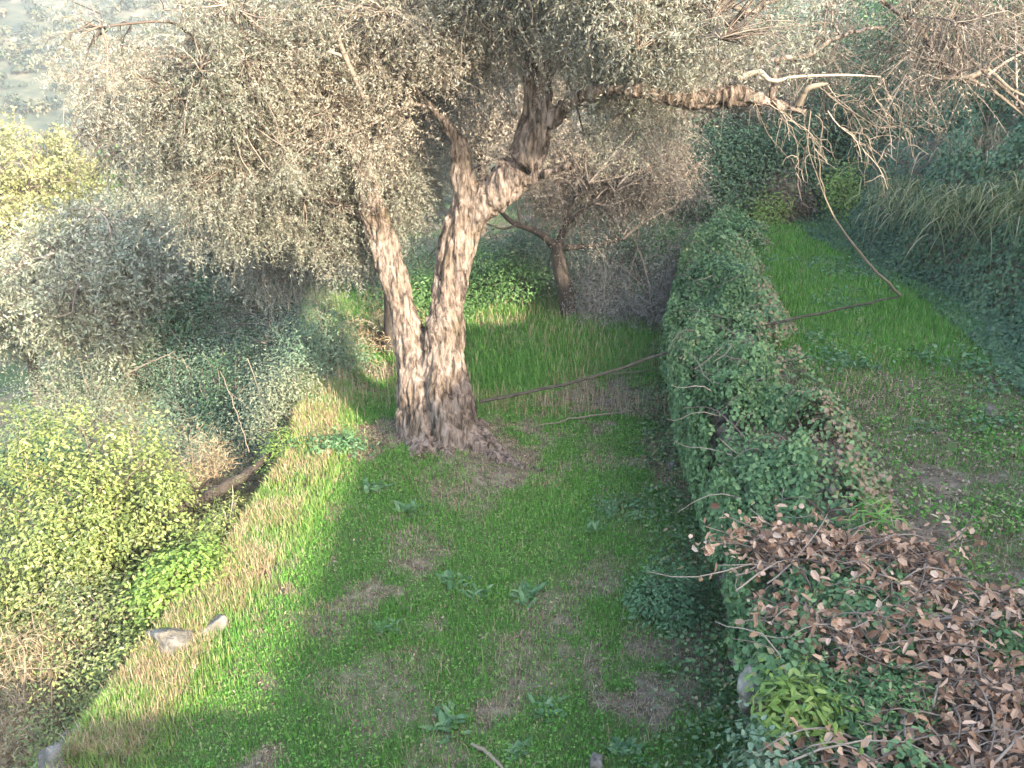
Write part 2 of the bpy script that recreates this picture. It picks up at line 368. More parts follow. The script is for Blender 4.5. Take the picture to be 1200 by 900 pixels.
# ------------------------------------------------------------------ unseen: building put in to shade the terrace, and balcony sized for its shade
def box(bm_v, bm_f, lo, hi):
    o = len(bm_v); x0, y0, z0 = lo; x1, y1, z1 = hi
    bm_v += [(x0, y0, z0), (x1, y0, z0), (x1, y1, z0), (x0, y1, z0), (x0, y0, z1), (x1, y0, z1), (x1, y1, z1), (x0, y1, z1)]
    bm_f += [[o + i for i in f] for f in ([0, 3, 2, 1], [4, 5, 6, 7], [0, 1, 5, 4], [1, 2, 6, 5], [2, 3, 7, 6], [3, 0, 4, 7])]
hr = root_at('shade_house', (14.7, -4, 1.0), 'tall unseen plastered building beside the upper terrace, added to shade the grass', 'shade_house')
def wing(y0, y1, h):
    v, f = [], []; box(v, f, (-4.0, y0, -1.5), (5, y1, h - .25)); mesh_obj('wall', v, f, M['plaster'], hr)
    a, b, c = h, h - .28, h + 2
    v = [(-4.4, y0 - .3, a), (5.4, y0 - .3, a), (5.4, y1 + .3, a), (-4.4, y1 + .3, a), (.5, y0 + 2.5, c), (.5, y1 - 2.5, c), (-4.4, y0 - .3, b), (5.4, y0 - .3, b), (5.4, y1 + .3, b), (-4.4, y1 + .3, b)]
    f = [[0, 1, 4], [1, 2, 5, 4], [2, 3, 5], [3, 0, 4, 5], [0, 6, 7, 1], [1, 7, 8, 2], [2, 8, 9, 3], [3, 9, 6, 0], [6, 9, 8, 7]]
    mesh_obj('roof', v, f, M['tile'], hr)
    for yy in np.linspace(y0 + 1.8, y1 - 1.8, 3):
        for zz in (1.2, 4.6):
            v, f = [], []; box(v, f, (-4.04, yy - .5, zz), (-4.0, yy + .5, zz + 1.4)); mesh_obj('window', v, f, M['cable'], hr)
wing(-13, 2.2, 8.5); wing(2.85, 17, 7.0)  # added wings, lengths and eave heights chosen for where the shade falls
br = root_at('balcony', (0, -3, 0), 'unseen plastered balcony block looking over the terrace, height set for its shade', 'balcony')
v, f = [], []; box(v, f, (-9, -4, -3), (9, 2.2, 3.3)); mesh_obj('wall', v, f, M['plaster'], br)
v, f = [], []; box(v, f, (-9.1, -4, 3.3), (9.1, 2.35, 3.6)); mesh_obj('slab', v, f, M['white_stone'], br)  # slab height set by how far its shade reaches over the lawn

# ------------------------------------------------------------------ the old olive tree
tree = root_at('olive_tree', at(520, 530, 10.3), 'big old gnarled olive tree with twin sunlit trunks and a spreading grey green crown', 'tree')
TB = np.array(tree.location)
L = []   # (points with radius) limbs
def limb(pts, mm=None):
    a = np.array([[*at(px, py, Y), r] for px, py, Y, r in pts]); L.append(a); return a
# twin stems and roots (px, py, distance, radius)
trunk_limbs = [
    [(504, 562, 10.2, .50), (500, 500, 10.35, .40), (487, 430, 10.4, .26), (472, 360, 10.45, .175), (454, 300, 10.5, .165), (438, 255, 10.5, .17), (424, 190, 10.5, .13), (400, 110, 10.6, .10), (372, 30, 10.6, .07), (350, -60, 10.6, .05)],
    [(535, 560, 10.15, .45), (530, 500, 10.2, .36), (520, 430, 10.3, .28), (523, 370, 10.4, .235), (530, 320, 10.5, .235), (541, 270, 10.5, .24), (555, 240, 10.5, .24)],
    [(555, 245, 10.5, .23), (590, 215, 10.45, .22), (618, 180, 10.4, .215), (630, 130, 10.4, .18), (628, 80, 10.4, .15), (622, 20, 10.4, .11), (612, -60, 10.4, .08)],
    [(550, 245, 10.5, .17), (541, 205, 10.5, .15), (535, 165, 10.5, .11), (515, 138, 10.4, .07), (495, 118, 10.3, .05)],
    [(622, 175, 10.4, .15), (650, 135, 10.3, .11), (685, 112, 10.2, .09), (740, 105, 10.1, .085), (800, 118, 10.0, .095), (860, 112, 9.9, .095), (905, 120, 9.8, .075), (945, 132, 9.7, .05)],
    [(600, 225, 10.4, .09), (625, 208, 10.3, .05), (650, 200, 10.2, .03), (668, 192, 10.1, .015)],
    [(540, 505, 10.2, .26), (572, 528, 9.95, .19), (602, 545, 9.7, .12), (636, 556, 9.5, .06)],
    [(540, 530, 10.1, .27), (562, 562, 9.65, .17), (588, 592, 9.2, .08)],
    [(500, 520, 10.1, .27), (492, 545, 9.75, .18), (488, 565, 9.4, .09)],
    [(520, 525, 10.05, .25), (524, 560, 9.6, .18), (528, 590, 9.2, .08)],
    [(545, 500, 10.3, .2), (565, 500, 10.5, .10), (590, 505, 10.8, .04)],
]
def fused(limbs, voxel, amp, name, mat, parent, side=14, stretch=.35):
    mb = Parts()
    for a in limbs:
        c = curve_pts(a, max(10, len(a) * 5))
        V, Fq, _ = tubes(c[None, :, :3], c[None, :, 3], side)
        n0 = len(V); V = np.vstack([V, c[0, :3], c[-1, :3]])
        cap = [[n0, (j + 1) % side, j, j] for j in range(side)] + [[n0 + 1, n0 - side + j, n0 - side + (j + 1) % side, n0 - side + (j + 1) % side] for j in range(side)]
        mb.add(V, np.vstack([Fq, np.array(cap)]))
    V = np.concatenate(mb.V) - np.array(parent.location); Fa = np.concatenate(mb.F)
    me = bpy.data.meshes.new('t'); me.from_pydata([tuple(v) for v in V], [], [tuple(f) if f[2] != f[3] else tuple(f[:3]) for f in Fa.tolist()])
    o = bpy.data.objects.new('t', me); COL.objects.link(o)
    md = o.modifiers.new('r', 'REMESH'); md.mode = 'VOXEL'; md.voxel_size = voxel
    ms = o.modifiers.new('s', 'SMOOTH'); ms.factor = .5; ms.iterations = 4
    dg = bpy.context.evaluated_depsgraph_get(); me2 = bpy.data.meshes.new_from_object(o.evaluated_get(dg))
    bpy.data.objects.remove(o); bpy.data.meshes.remove(me)
    n = len(me2.vertices); co = np.empty(n * 3, np.float32); me2.vertices.foreach_get('co', co); co = co.reshape(-1, 3).astype(float)
    no = np.empty(n * 3, np.float32); me2.vertices.foreach_get('normal', no); no = no.reshape(-1, 3).astype(float)
    wx = co[:, 0] + .25 * (noise(*(co * 1.3).T) - .5); wy = co[:, 1]
    d = amp * 1.2 * (fbm(wx * 5, wy * 5, co[:, 2] * 5 * stretch, 4) - .5) * 2
    rid = 1 - np.abs(fbm(wx * 11, wy * 11, co[:, 2] * 11 * stretch * .6 + 9, 3) - .5) * 4
    d -= amp * .75 * np.clip(rid, 0, 1) ** 2
    d += amp * .7 * (fbm(co[:, 0] * 16, co[:, 1] * 16, co[:, 2] * 9, 3) - .5)
    lump = (noise(co[:, 0] * 2.4, co[:, 1] * 2.4, co[:, 2] * 2.0 + 3) - .5) * amp * 1.1
    co = co + no * (d + lump)[:, None]
    me2.vertices.foreach_set('co', co.astype(np.float32).ravel()); me2.update()
    me2.polygons.foreach_set('use_smooth', np.full(len(me2.polygons), True))
    me2.materials.clear(); me2.materials.append(mat); me2.name = name
    o2 = bpy.data.objects.new(name, me2); COL.objects.link(o2); o2.parent = parent
    return o2
TL = [np.array([[*at(px, py, Yd), r] for px, py, Yd, r in l]) for l in trunk_limbs]
fused(TL, .017, .05, 'trunk', M['bark'], tree)

def in_ell(c, r, n):
    u = unit(rng.normal(size=(n, 3))) * rng.random((n, 1)) ** (1 / 2.4)
    return np.array(c) + u * np.array(r)
def link_branches(starts, ends, r0, r1, m=7, sag=.12, val=None, k=5):
    """bent woody links from starts (n,3) to ends (n,3)"""
    n = len(starts); t = np.linspace(0, 1, m)[None, :, None]
    d = ends - starts; ln = np.linalg.norm(d, axis=1)[:, None, None]
    P = starts[:, None] + d[:, None] * t
    side = unit(rng.normal(size=(n, 3)))[:, None]; s2 = unit(rng.normal(size=(n, 3)))[:, None]
    P = P + side * ln * sag * np.sin(np.pi * t) + s2 * ln * sag * .5 * np.sin(2 * np.pi * t) + np.array([0, 0, 1.]) * ln * sag * .7 * np.sin(np.pi * t)
    rad = np.broadcast_to(r0, (n,))[:, None] * (1 - t[..., 0]) + np.broadcast_to(r1, (n,))[:, None] * t[..., 0]
    return tubes(P, rad, k, val), P
def nearest(A, B):
    out = np.empty(len(A), int)
    for i in range(0, len(A), 500):
        out[i:i + 500] = ((A[i:i + 500, None] - B[None]) ** 2).sum(-1).argmin(1)
    return out
def make_crown(skel, ells, ncl, per, nl, leaf, root, mat, twig_mat, droop=.6, tw=(.3, .6), gap=.42, gscale=.8, boughs=120, drymat=None, dry=0, dens=None, bare=.0, tr=.0035, bough_r=.045, twname='twigs', keep=None):
    """skel: (k,3) points on limbs. ells: [(centre, radii, weight)]. boughs -> sprigs -> leaves"""
    w = np.array([e[2] for e in ells], float); w /= w.sum()
    C = []
    for e, q in zip(ells, w):
        n = int(ncl * q * 2.6) + 3; c = in_ell(e[0], e[1], n)
        nz = fbm(c[:, 0] * gscale, c[:, 1] * gscale, c[:, 2] * gscale * 1.2, 3)
        c = c[nz > gap + .05 * rng.normal(size=n)]
        C.append(c[:int(ncl * q) + 1])
    C = np.concatenate(C)
    if keep is not None: C = C[keep(C)]
    twig = Parts(); fol = Parts()
    B = C[rng.choice(len(C), min(boughs, len(C)), False)]
    st = skel[nearest(B * np.array([.8, 1, .8]) + skel.mean(0) * np.array([.2, 0, .2]) + rng.normal(size=B.shape) * .45, skel)]
    if keep is not None:
        ok = keep(st * .5 + B * .5) & keep(st * .25 + B * .75) & keep(st * .75 + B * .25); B, st = B[ok], st[ok]
    g_, Pb = link_branches(st, B, bough_r * rng.uniform(.6, 1.2, len(B)), .010, 9, .13)
    twig.add(*g_)
    bp = Pb[:, 2:].reshape(-1, 3)
    s2 = bp[nearest(C, bp)]
    g_, P2 = link_branches(s2, C, .009, .004, 5, .12, k=3); twig.add(*g_)
    n = len(C) * per
    base = np.repeat(C, per, 0) + rng.normal(size=(n, 3)) * .07
    cen = np.repeat(s2, per, 0)
    dirn = unit(unit(base - cen) * .5 + rng.normal(size=(n, 3)) * .55 + np.array([0, 0, -droop]) * rng.random((n, 1)) * 1.3)
    ln = rng.uniform(tw[0], tw[1], n)
    m = 4; t = np.linspace(0, 1, m)
    P = base[:, None] + dirn[:, None] * ln[:, None, None] * t[None, :, None] + np.array([0, 0, -1.]) * (ln[:, None, None] * droop * .45 * t[None, :, None] ** 2)
    twig.add(*tubes(P, np.broadcast_to(tr * np.array([1, .8, .6, .3]), (n, m)), 3))
    hasleaf = rng.random(n) > bare
    Pl = P[hasleaf]; k = len(Pl)
    tt = (np.arange(nl) + .5) / nl * .95 + .05
    tt = np.broadcast_to(tt, (k, nl)) + rng.uniform(-.04, .04, (k, nl)); tt = np.clip(tt, 0, .999) * (m - 1)
    i0 = tt.astype(int); fr = (tt - i0)[..., None]
    a = np.take_along_axis(Pl, i0[..., None], 1); b = np.take_along_axis(Pl, i0[..., None] + 1, 1)
    pos = (a + (b - a) * fr).reshape(-1, 3); td = unit(b - a).reshape(-1, 3)
    N = len(pos); side = unit(np.cross(td, rng.normal(size=(N, 3))))
    D = unit(td * .55 + side * .9 + np.array([0, 0, -.15])); Nn = unit(np.cross(D, side) + rng.normal(size=(N, 3)) * .5 + np.array([0, 0, .5]))
    clv = np.repeat(np.repeat(fbm(C[:, 0] * .7, C[:, 1] * .7, C[:, 2] * .7 + 30, 2), per)[hasleaf], nl)
    val = np.clip(rng.random(N) * .75 + (clv - .5) * 1.1 + .12, 0, 1)
    Ls = leaf[0] * rng.uniform(.7, 1.25, N); Ws = leaf[1] * rng.uniform(.8, 1.2, N)
    if dry:
        dm = (noise(pos[:, 0] * .5, pos[:, 1] * .5, pos[:, 2] * .5 + 11) + .25 * (rng.random(N) - .5)) > 1 - dry
        f2 = Parts(); f2.add(*leaves(pos[dm], D[dm], Nn[dm], Ls[dm], Ws[dm], T_SLIM, val[dm])); o = f2.build('dry_crown', drymat, root)
        pos, D, Nn, Ls, Ws, val = [q[~dm] for q in (pos, D, Nn, Ls, Ws, val)]
    fol.add(*leaves(pos, D, Nn, Ls, Ws, T_SLIM, val)); fol.build('crown', mat, root)
    twig.build(twname, twig_mat, root, True)
    return C
def skel_pts(arrs, every=1):
    return np.concatenate([curve_pts(a, 24)[:, :3] for a in arrs])

upper = [l for i, l in enumerate(TL) if i in (0, 2, 3, 4)]
# more limbs, bare ones at the right
extra = [
    [(420, 180, 10.5, .09), (380, 150, 10.2, .07), (330, 110, 9.9, .055), (270, 90, 9.7, .04), (200, 60, 9.5, .025)],
    [(440, 255, 10.5, .09), (400, 235, 10.8, .07), (350, 210, 11.1, .05), (300, 220, 11.3, .03)],
    [(628, 60, 10.4, .1), (560, 20, 10.8, .07), (480, -10, 11.2, .05), (400, -30, 11.5, .035)],
    [(628, 90, 10.4, .1), (690, 50, 10.8, .075), (770, 20, 11.2, .055), (850, -10, 11.5, .04)],
    [(905, 118, 9.8, .05), (912, 72, 9.9, .042), (945, 66, 10.0, .038), (985, 42, 10.1, .03), (1040, 30, 10.2, .018)],
    [(912, 72, 9.9, .035), (890, 66, 9.9, .028), (870, 40, 9.9, .02), (850, 25, 10, .01)],
    [(985, 42, 10.1, .02), (975, 15, 10.2, .016), (1010, -10, 10.2, .012)],
    [(740, 105, 10.1, .05), (790, 70, 10, .035), (850, 30, 9.9, .025), (930, -10, 9.8, .018)],
    [(860, -10, 11.0, .04), (960, -30, 10.6, .035), (1060, 20, 10.2, .03), (1125, 95, 9.9, .03), (1150, 84, 9.8, .028), (1185, 112, 9.6, .022), (1220, 135, 9.5, .015)],
    [(1125, 95, 9.9, .02), (1160, 105, 9.8, .015), (1200, 130, 9.7, .01)],
]
EX = [np.array([[*at(px, py, Yd), r] for px, py, Yd, r in l]) for l in extra]
lp = Parts()
for a in EX:
    c = curve_pts(a, 22); c[1:-1, :3] += (rng.random((20, 3)) - .5) * .03
    lp.add(*tubes(c[None, :, :3], c[None, :, 3] * (.7 if a[0, 0] > 2 else 1), 8))
lp.build('limbs', M['bark'], tree, True)
# dead, pale, bare twigs at the right-hand bough
pale = Parts()
dead_main = [
    [(865, 92, 9.8, .03), (890, 84, 9.75, .036), (905, 96, 9.7, .024), (930, 90, 9.7, .016), (990, 88, 9.7, .014), (1032, 90, 9.7, .008)],
    [(935, 122, 9.7, .04), (945, 105, 9.6, .03), (958, 100, 9.6, .028), (970, 98, 9.6, .01)],
    [(390, 25, 9.6, .02), (402, 60, 9.5, .028), (415, 90, 9.5, .026), (426, 115, 9.5, .018)],
    [(385, 60, 9.5, .015), (404, 68, 9.5, .018), (412, 85, 9.5, .02)],
    [(1080, 100, 9.9, .006), (1110, 92, 9.85, .014), (1140, 90, 9.8, .028), (1158, 82, 9.8, .022), (1185, 105, 9.7, .018), (1215, 118, 9.6, .012)],
    [(1135, 92, 9.8, .02), (1165, 108, 9.75, .016), (1205, 140, 9.7, .01)],
]
for l in dead_main[:2] + dead_main[4:]:
    a = np.array([[*at(px, py, Yd), r] for px, py, Yd, r in l]); c = curve_pts(a, 14); pale.add(*tubes(c[None, :, :3], c[None, :, 3], 6))
hang = [(905, 118, 955, 190), (910, 122, 935, 215), (950, 130, 968, 235), (960, 102, 1000, 160), (965, 105, 1040, 165), (1010, 150, 1040, 222), (970, 100, 1010, 150), (1035, 92, 1065, 170), (1035, 92, 1048, 130),
        (1000, 155, 1035, 205), (975, 115, 1030, 150), (945, 132, 940, 200), (1060, 90, 1075, 150), (880, 118, 915, 175), (1085, 100, 1100, 135), (955, 135, 960, 180), (900, 120, 925, 165), (990, 120, 1060, 150), (1020, 100, 1045, 185), (970, 130, 1010, 190)]
for (x0, y0, x1, y1) in hang:
    a0, a1 = at(x0, y0, 9.7), at(x1, y1, 9.5 + rng.uniform(-.3, .4)); (gm, P) = link_branches(a0[None], a1[None], .008, .003, 8, .12, k=4); pale.add(*gm)
    pts = P[0][2:]; ns = 9; st = pts[rng.integers(0, len(pts), ns)]
    en = st + unit(rng.normal(size=(ns, 3)) + (a1 - a0) / np.linalg.norm(a1 - a0) * 1.1 + np.array([0, 0, -.3])) * rng.uniform(.12, .38, (ns, 1))
    g2, P2 = link_branches(st, en, .0045, .002, 5, .15, k=3); pale.add(*g2)
pale.build('dead_twigs', M['pale_twig'], tree, True)
dt = Parts()
for l in dead_main[2:4]:
    a = np.array([[*at(px, py, Yd), r] for px, py, Yd, r in l]); c = curve_pts(a, 14); dt.add(*tubes(c[None, :, :3], c[None, :, 3], 6))
dt.build('dead_branch', M['pale_twig'], tree, True)

skel = skel_pts(upper + EX)
E = [(at(210, 60, 9.8), (1.2, 1.5, 1.0), 1.0), (at(260, 200, 10.6), (1.0, 1.2, .9), .8), (at(350, 110, 10.3), (1.3, 1.6, 1.1), 1.1), (at(470, 60, 10.3), (1.5, 1.5, .8), 1.2),
     (at(395, 250, 11.2), (.8, .9, .7), .6), (at(470, 215, 11.0), (.55, .5, .5), .35),
     (at(620, 20, 10.2), (1.6, 1.5, .75), 1.2), (at(720, 100, 11.0), (1.0, 1.0, .9), .7), (at(760, 40, 10.3), (1.3, 1.6, .7), .8),
     (np.array([1.9, 8.5, 5.15]), (1.1, .8, .55), .7), (np.array([.4, 9.0, 5.4]), (1.2, .9, .5), .6), (at(640, -40, 10.5), (2.8, 2.2, .8), 1.4)]
def keep_main(C):
    px = 600 + FPX * C[:, 0] / (C[:, 1] * math.cos(PITCH) + (CAMZ - C[:, 2]) * math.sin(PITCH))
    py = 450 + FPX * ((CAMZ - C[:, 2]) * math.cos(PITCH) - C[:, 1] * math.sin(PITCH)) / (C[:, 1] * math.cos(PITCH) + (CAMZ - C[:, 2]) * math.sin(PITCH))
    return ~(((C[:, 1] < 11.0) & (px > 490) & (px < 700) & (py > 75)) | ((C[:, 1] < 10.7) & (px >= 700) & (px < 1000) & (py > 62)))
def keep_right(C):
    px = 600 + FPX * C[:, 0] / (C[:, 1] * math.cos(PITCH) + (CAMZ - C[:, 2]) * math.sin(PITCH))
    return ~((C[:, 1] < 10.35) & (px > 840) & (px < 1060))
make_crown(skel, E, 5300, 7, 14, (.043, .0108), tree, M['olive'], M['twig'], drymat=M['olive_dry'], dry=.20, gap=.485, boughs=130, bough_r=.03, keep=keep_main, droop=.4, tw=(.2, .45), tr=.0022)
# the thin, mostly bare right side
E2 = [(at(900, 15, 10.2), (1.5, 1.2, .7), 1), (at(1080, 30, 10.0), (1.3, 1.2, .8), 1), (at(1010, 80, 10.0), (.9, .8, .35), .4), (at(1190, 10, 10.5), (1.2, 1.2, .8), .6)]
sk2 = skel_pts([TL[4]] + EX[4:])
bare_root = tree
make_crown(sk2, E2, 420, 7, 8, (.045, .010), bare_root, M['olive_dry'], M['twig'], droop=.5, tw=(.3, .7), gap=.44, boughs=40, bare=.35, bough_r=.016, twname='bare_twigs', keep=keep_right)

# ------------------------------------------------------------------ other trees
def olive(name, base, h, spread, label, mat, seed, n=900, leaf=(.09, .022), per=6, nl=8, group=None, gap=.42, lean=(0, 0), tw=(.35, .7), ells=None, trunk_r=.16, bark='wood', cat='tree', tm='twig'):
    global rng
    rng = np.random.default_rng(seed)
    base = np.array(base, float); root = root_at(name, base, label, cat, group)
    top = base + np.array([lean[0], lean[1], h * .45])
    limbs = [np.array([[*(base - [0, 0, .15]), trunk_r * 1.35], [*(base * .6 + top * .4 + [.08, 0, 0]), trunk_r], [*top, trunk_r * .75]])]
    k = 5
    for i in range(k):
        a = 2 * math.pi * i / k + rng.random()
        e = top + np.array([math.cos(a) * spread * .5, math.sin(a) * spread * .5, h * .33]); mdl = (top + e) / 2 + rng.normal(size=3) * .12
        limbs.append(np.array([[*(top - [0, 0, .1]), trunk_r * .6], [*mdl, trunk_r * .38], [*e, trunk_r * .15]]))
    tk = Parts()
    for l in limbs:
        c = curve_pts(l, 14); tk.add(*tubes(c[None, :, :3], c[None, :, 3], 9))
    tk.build('trunk', M[bark], root, True)
    if ells is None:
        ells = [(top + [0, 0, h * .22], (spread * .75, spread * .75, h * .33), 2)]
        for i in range(6):
            a = 2 * math.pi * i / 6 + rng.random(); ells.append((top + np.array([math.cos(a) * spread * .6, math.sin(a) * spread * .6, h * rng.uniform(.02, .28)]), (spread * .45, spread * .45, h * .22), .7))
    make_crown(skel_pts(limbs), ells, n, per, nl, leaf, root, mat, M[tm], gap=gap, tw=tw, boughs=60, tr=.006, bough_r=.03)
    return root
def gpt(x, y): return np.array([x, y, float(H(x, y)) - .05])
# behind the big olive: its grey neighbour with the trunk at left
b = gpt(-2.0, 13.6)
olive('olive_tree', b, 4.6, 2.2, 'grey trunked olive tree standing just behind the left stem of the big olive', M['olive'], 5, n=1500, leaf=(.06, .015), per=6, nl=10, trunk_r=.13, bark='dark_bark', tw=(.3, .6), gap=.40,
      ells=[(at(300, 170, 13.5), (1.5, 1.3, 1.0), 1), (at(420, 150, 13.6), (1.6, 1.3, 1.0), 1), (at(340, 270, 13.4), (.9, .9, .75), .6), (at(180, 130, 13.6), (1.1, 1.2, 1.0), .8), (at(500, 60, 14), (1.6, 1.2, .9), .8)])
b = gpt(1.05, 15.5)
def small_tree(base):
    global rng; rng = np.random.default_rng(77)
    root = root_at('small_tree', base, 'small dark leaning tree with bare crooked branches beside the grey brush', 'tree')
    ls = [[(668, 380, 15.5, .17), (664, 345, 15.5, .15), (655, 310, 15.5, .13), (652, 285, 15.5, .11)], [(652, 290, 15.5, .09), (630, 272, 15.4, .06), (600, 260, 15.3, .045), (580, 240, 15.2, .03)],
          [(655, 285, 15.5, .08), (665, 262, 15.4, .05), (690, 240, 15.3, .03), (720, 225, 15.2, .015)], [(662, 265, 15.4, .04), (668, 240, 15.4, .03), (690, 215, 15.3, .015)],
          [(655, 290, 15.5, .07), (690, 288, 15.4, .04), (730, 280, 15.3, .02)], [(610, 262, 15.3, .03), (590, 268, 15.2, .018), (570, 262, 15.1, .01)]]
    A = [np.array([[*at(px, py, Yd), r] for px, py, Yd, r in l]) for l in ls]; tk = Parts()
    for a in A: c = curve_pts(a, 16); tk.add(*tubes(c[None, :, :3], c[None, :, 3], 8))
    tk.build('trunk', M['dark_bark'], root, True)
    make_crown(skel_pts(A[1:]), [(at(690, 215, 15.8), (1.2, 1.0, .9), 1), (at(640, 190, 16.2), (1.1, 1.0, .8), .8), (at(760, 190, 15.8), (1.2, 1.0, .9), 1)], 700, 6, 8, (.06, .015), root, M['olive_dry'], M['twig'], boughs=40, bough_r=.02, tr=.004)
small_tree(b)

G = 'olive trees on the slope behind'
specs = [  # x, y, h, spread, mat, label
    (-.8, 22, 5.6, 3.0, 'olive_dry', 'warm brown olive tree behind the fork of the big tree'),
    (4.2, 23, 5.6, 2.6, 'olive_dry', 'sunlit brownish olive tree behind the grey brush'),
    (-5.6, 21, 5.2, 2.6, 'silver', 'blue grey olive tree behind the brush, left of the twin trunks'),
    (-8.4, 18, 4.3, 2.3, 'silver', 'silvery rounded olive tree above the bright bush'),
    (-12.2, 21, 4.8, 2.8, 'silver', 'pale silvery olive tree at the left edge below the yellow green tree'),
    (-10.2, 26, 5.0, 2.8, 'silver', 'pale olive tree at the foot of the hill, beside the yellow green tree'),
]
for i, (x, y, h, s, mt, lab) in enumerate(specs):
    olive('olive_tree', gpt(x, y), h, s, lab, M[mt], 100 + i, n=950, leaf=(.105, .034), per=5, nl=11, group=G, gap=.40)
olive('broadleaf_tree', gpt(-17.5, 33), 7.5, 2.6, 'yellow green sunlit tree at the left edge against the hill', M['yellow'], 201, n=800, leaf=(.14, .07), per=5, nl=9, gap=.38)
olive('broadleaf_tree', gpt(-12.5, 36), 9.0, 2.0, 'yellow autumn tree glimpsed through the left of the crown', M['yellow'], 202, n=600, leaf=(.14, .07), per=5, nl=9, gap=.38)
olive('evergreen_tree', gpt(-11.8, 29), 6.2, 1.0, 'small dark green tree against the pale hill', M['green'], 203, n=300, leaf=(.13, .07), per=5, nl=9, gap=.36)
olive('evergreen_tree', gpt(-7.4, 24.5), 5.2, 1.3, 'dark green slender tree between the blue grey olives', M['dark'], 204, n=420, leaf=(.12, .06), per=5, nl=9, gap=.36)

# ------------------------------------------------------------------ bushes
def bush(name, base, rad, label, mat, seed, n=12000, leaf=(.05, .03), T=T_OVAL, clumps=None, cat='bush', group=None, lump=.35, up=.5, stem=True, lift=.9, spread=.16, tm='twig', droop=0, cull=True):
    global rng
    rng = np.random.default_rng(seed)
    base = np.array(base, float); rad = np.array(rad, float); root = root_at(name, base, label, cat, group)
    nc = clumps or int(np.clip(n / 60, 30, 500))
    u = unit(rng.normal(size=(nc, 3))); u[:, 2] = np.abs(u[:, 2]) * 1.0 - .25 * rng.random(nc)
    rr = rng.random(nc) ** .33 * (1 + lump * (noise(u[:, 0] * 2 + seed, u[:, 1] * 2, u[:, 2] * 2) - .5) * 2)
    C = base + np.array([0, 0, rad[2] * (1 - lift) * 0]) + u * rr[:, None] * rad
    C[:, 2] = np.maximum(C[:, 2], base[2] + .05)
    out = unit((C - base) / rad)
    ci = rng.integers(0, nc, n); g = rng.normal(size=(n, 3)) * spread * rng.uniform(.6, 1.3, (nc, 1))[ci]
    P = C[ci] + g
    N = unit(out[ci] * .7 + unit(g) * .5 + np.array([0, 0, up]) + rng.normal(size=(n, 3)) * .45)
    D = unit(np.cross(N, rng.normal(size=(n, 3))) + out[ci] * .3 - np.array([0, 0, .25 + droop]))
    cv_ = rng.random(nc)
    val = np.clip(rng.random(n) * .7 + .3 * cv_[ci], 0, 1)
    fp = Parts(); fp.add(*leaves(P, D, N, leaf[0] * rng.uniform(.6, 1.3, n), leaf[1] * rng.uniform(.7, 1.2, n), T, val)); fp.build('foliage', M[mat], root)
    if stem:
        sp = Parts(); ns = min(nc, 120)
        st = base + rng.normal(size=(ns, 3)) * np.array([.12, .12, 0]) * rad[:2].mean() + [0, 0, -.05]
        gm, _ = link_branches(st, C[:ns], .018, .004, 6, .10, k=4); sp.add(*gm)
        sp.build('stems', M[tm], root, True)
    return root
# bright bush at lower left
bush('bush', gpt(-4.75, 8.8) + [0, 0, .3], (1.35, 1.15, 3.0), 'big rounded yellow green bush in full sun below the grass edge', 'bush', 301, n=38000, leaf=(.056, .030), lump=.34, spread=.12, clumps=420)
bush('bush', gpt(-6.7, 8.4), (1.2, 1.1, 2.8), 'yellow green bush cut by the left edge, next to the big rounded one', 'bush', 302, n=16000, leaf=(.05, .03))
bush('bush', np.array([-3.95, 7.2, -1.5]), (.85, .8, 1.9), 'lower olive green bush with a rusty patch in front of the big rounded one', 'tuss', 303, n=15000, leaf=(.045, .025))
bush('bush', np.array([-3.25, 7.3, -.25]), (.42, .6, .62), 'leafy lime bush at the sunny grass edge above the white stones', 'lime', 304, n=6000, leaf=(.05, .032), spread=.1)
bush('bush', np.array([-3.65, 6.1, -1.5]), (.55, .7, 1.75), 'small tangled yellow green bush spilling over the lawn edge above the pale stones', 'bush', 309, n=9000, leaf=(.04, .018), spread=.12)
bush('bush', np.array([-3.55, 9.0, -1.5]), (.35, .6, 1.35), 'sparse sunlit yellow green bush in front of the fallen trunk', 'bush', 310, n=3500, leaf=(.045, .025), spread=.12)
bush('bush', np.array([-3.2, 8.5, -.3]), (.3, .5, .65), 'feathery pale green clump on the sunny lawn edge below the fallen trunk', 'bush', 311, n=2600, leaf=(.055, .014), spread=.09, T=T_SLIM)
bush('bush', np.array([-2.95, 10.3, -.3]), (.3, .45, .65), 'feathery pale green clump on the lawn edge at the upper end of the fallen trunk', 'lime', 312, n=2200, leaf=(.055, .014), spread=.09, T=T_SLIM)
bush('bush', np.array([-3.3, 6.2, -.4]), (.35, .45, .62), 'low tangle of yellow green leaves beside the large white stone', 'bush', 313, n=3200, leaf=(.035, .022), spread=.09)
bush('dry_bush', np.array([-4.5, 6.7, -1.4]), (.7, .5, 1.5), 'straw coloured dry grass clump below the olive green bush, by the left edge', 'straw', 316, n=6000, leaf=(.12, .007), T=T_SLIM, spread=.13, tm='pale_twig', cat='bush')
bush('dark_bush', gpt(-6.6, 17.2), (.9, .8, 3.2), 'tall deep green shrub added as a shadow pocket between the blue grey olives', 'dark', 341, n=9000, leaf=(.09, .045))  # deep green bushes here are added to stand in for shadow pockets
bush('dark_bush', gpt(-7.6, 12.6), (1.3, .8, 1.5), 'dark green bush added as a shadowed hollow above the bright bush, near the left edge', 'dark', 342, n=9000, leaf=(.06, .035))
bush('dark_bush', gpt(-4.9, 14.2), (.8, .7, 2.3), 'deep green bush added as a dark shadow pocket within the teal thickets under the hanging crown', 'dark', 343, n=7000, leaf=(.06, .035))
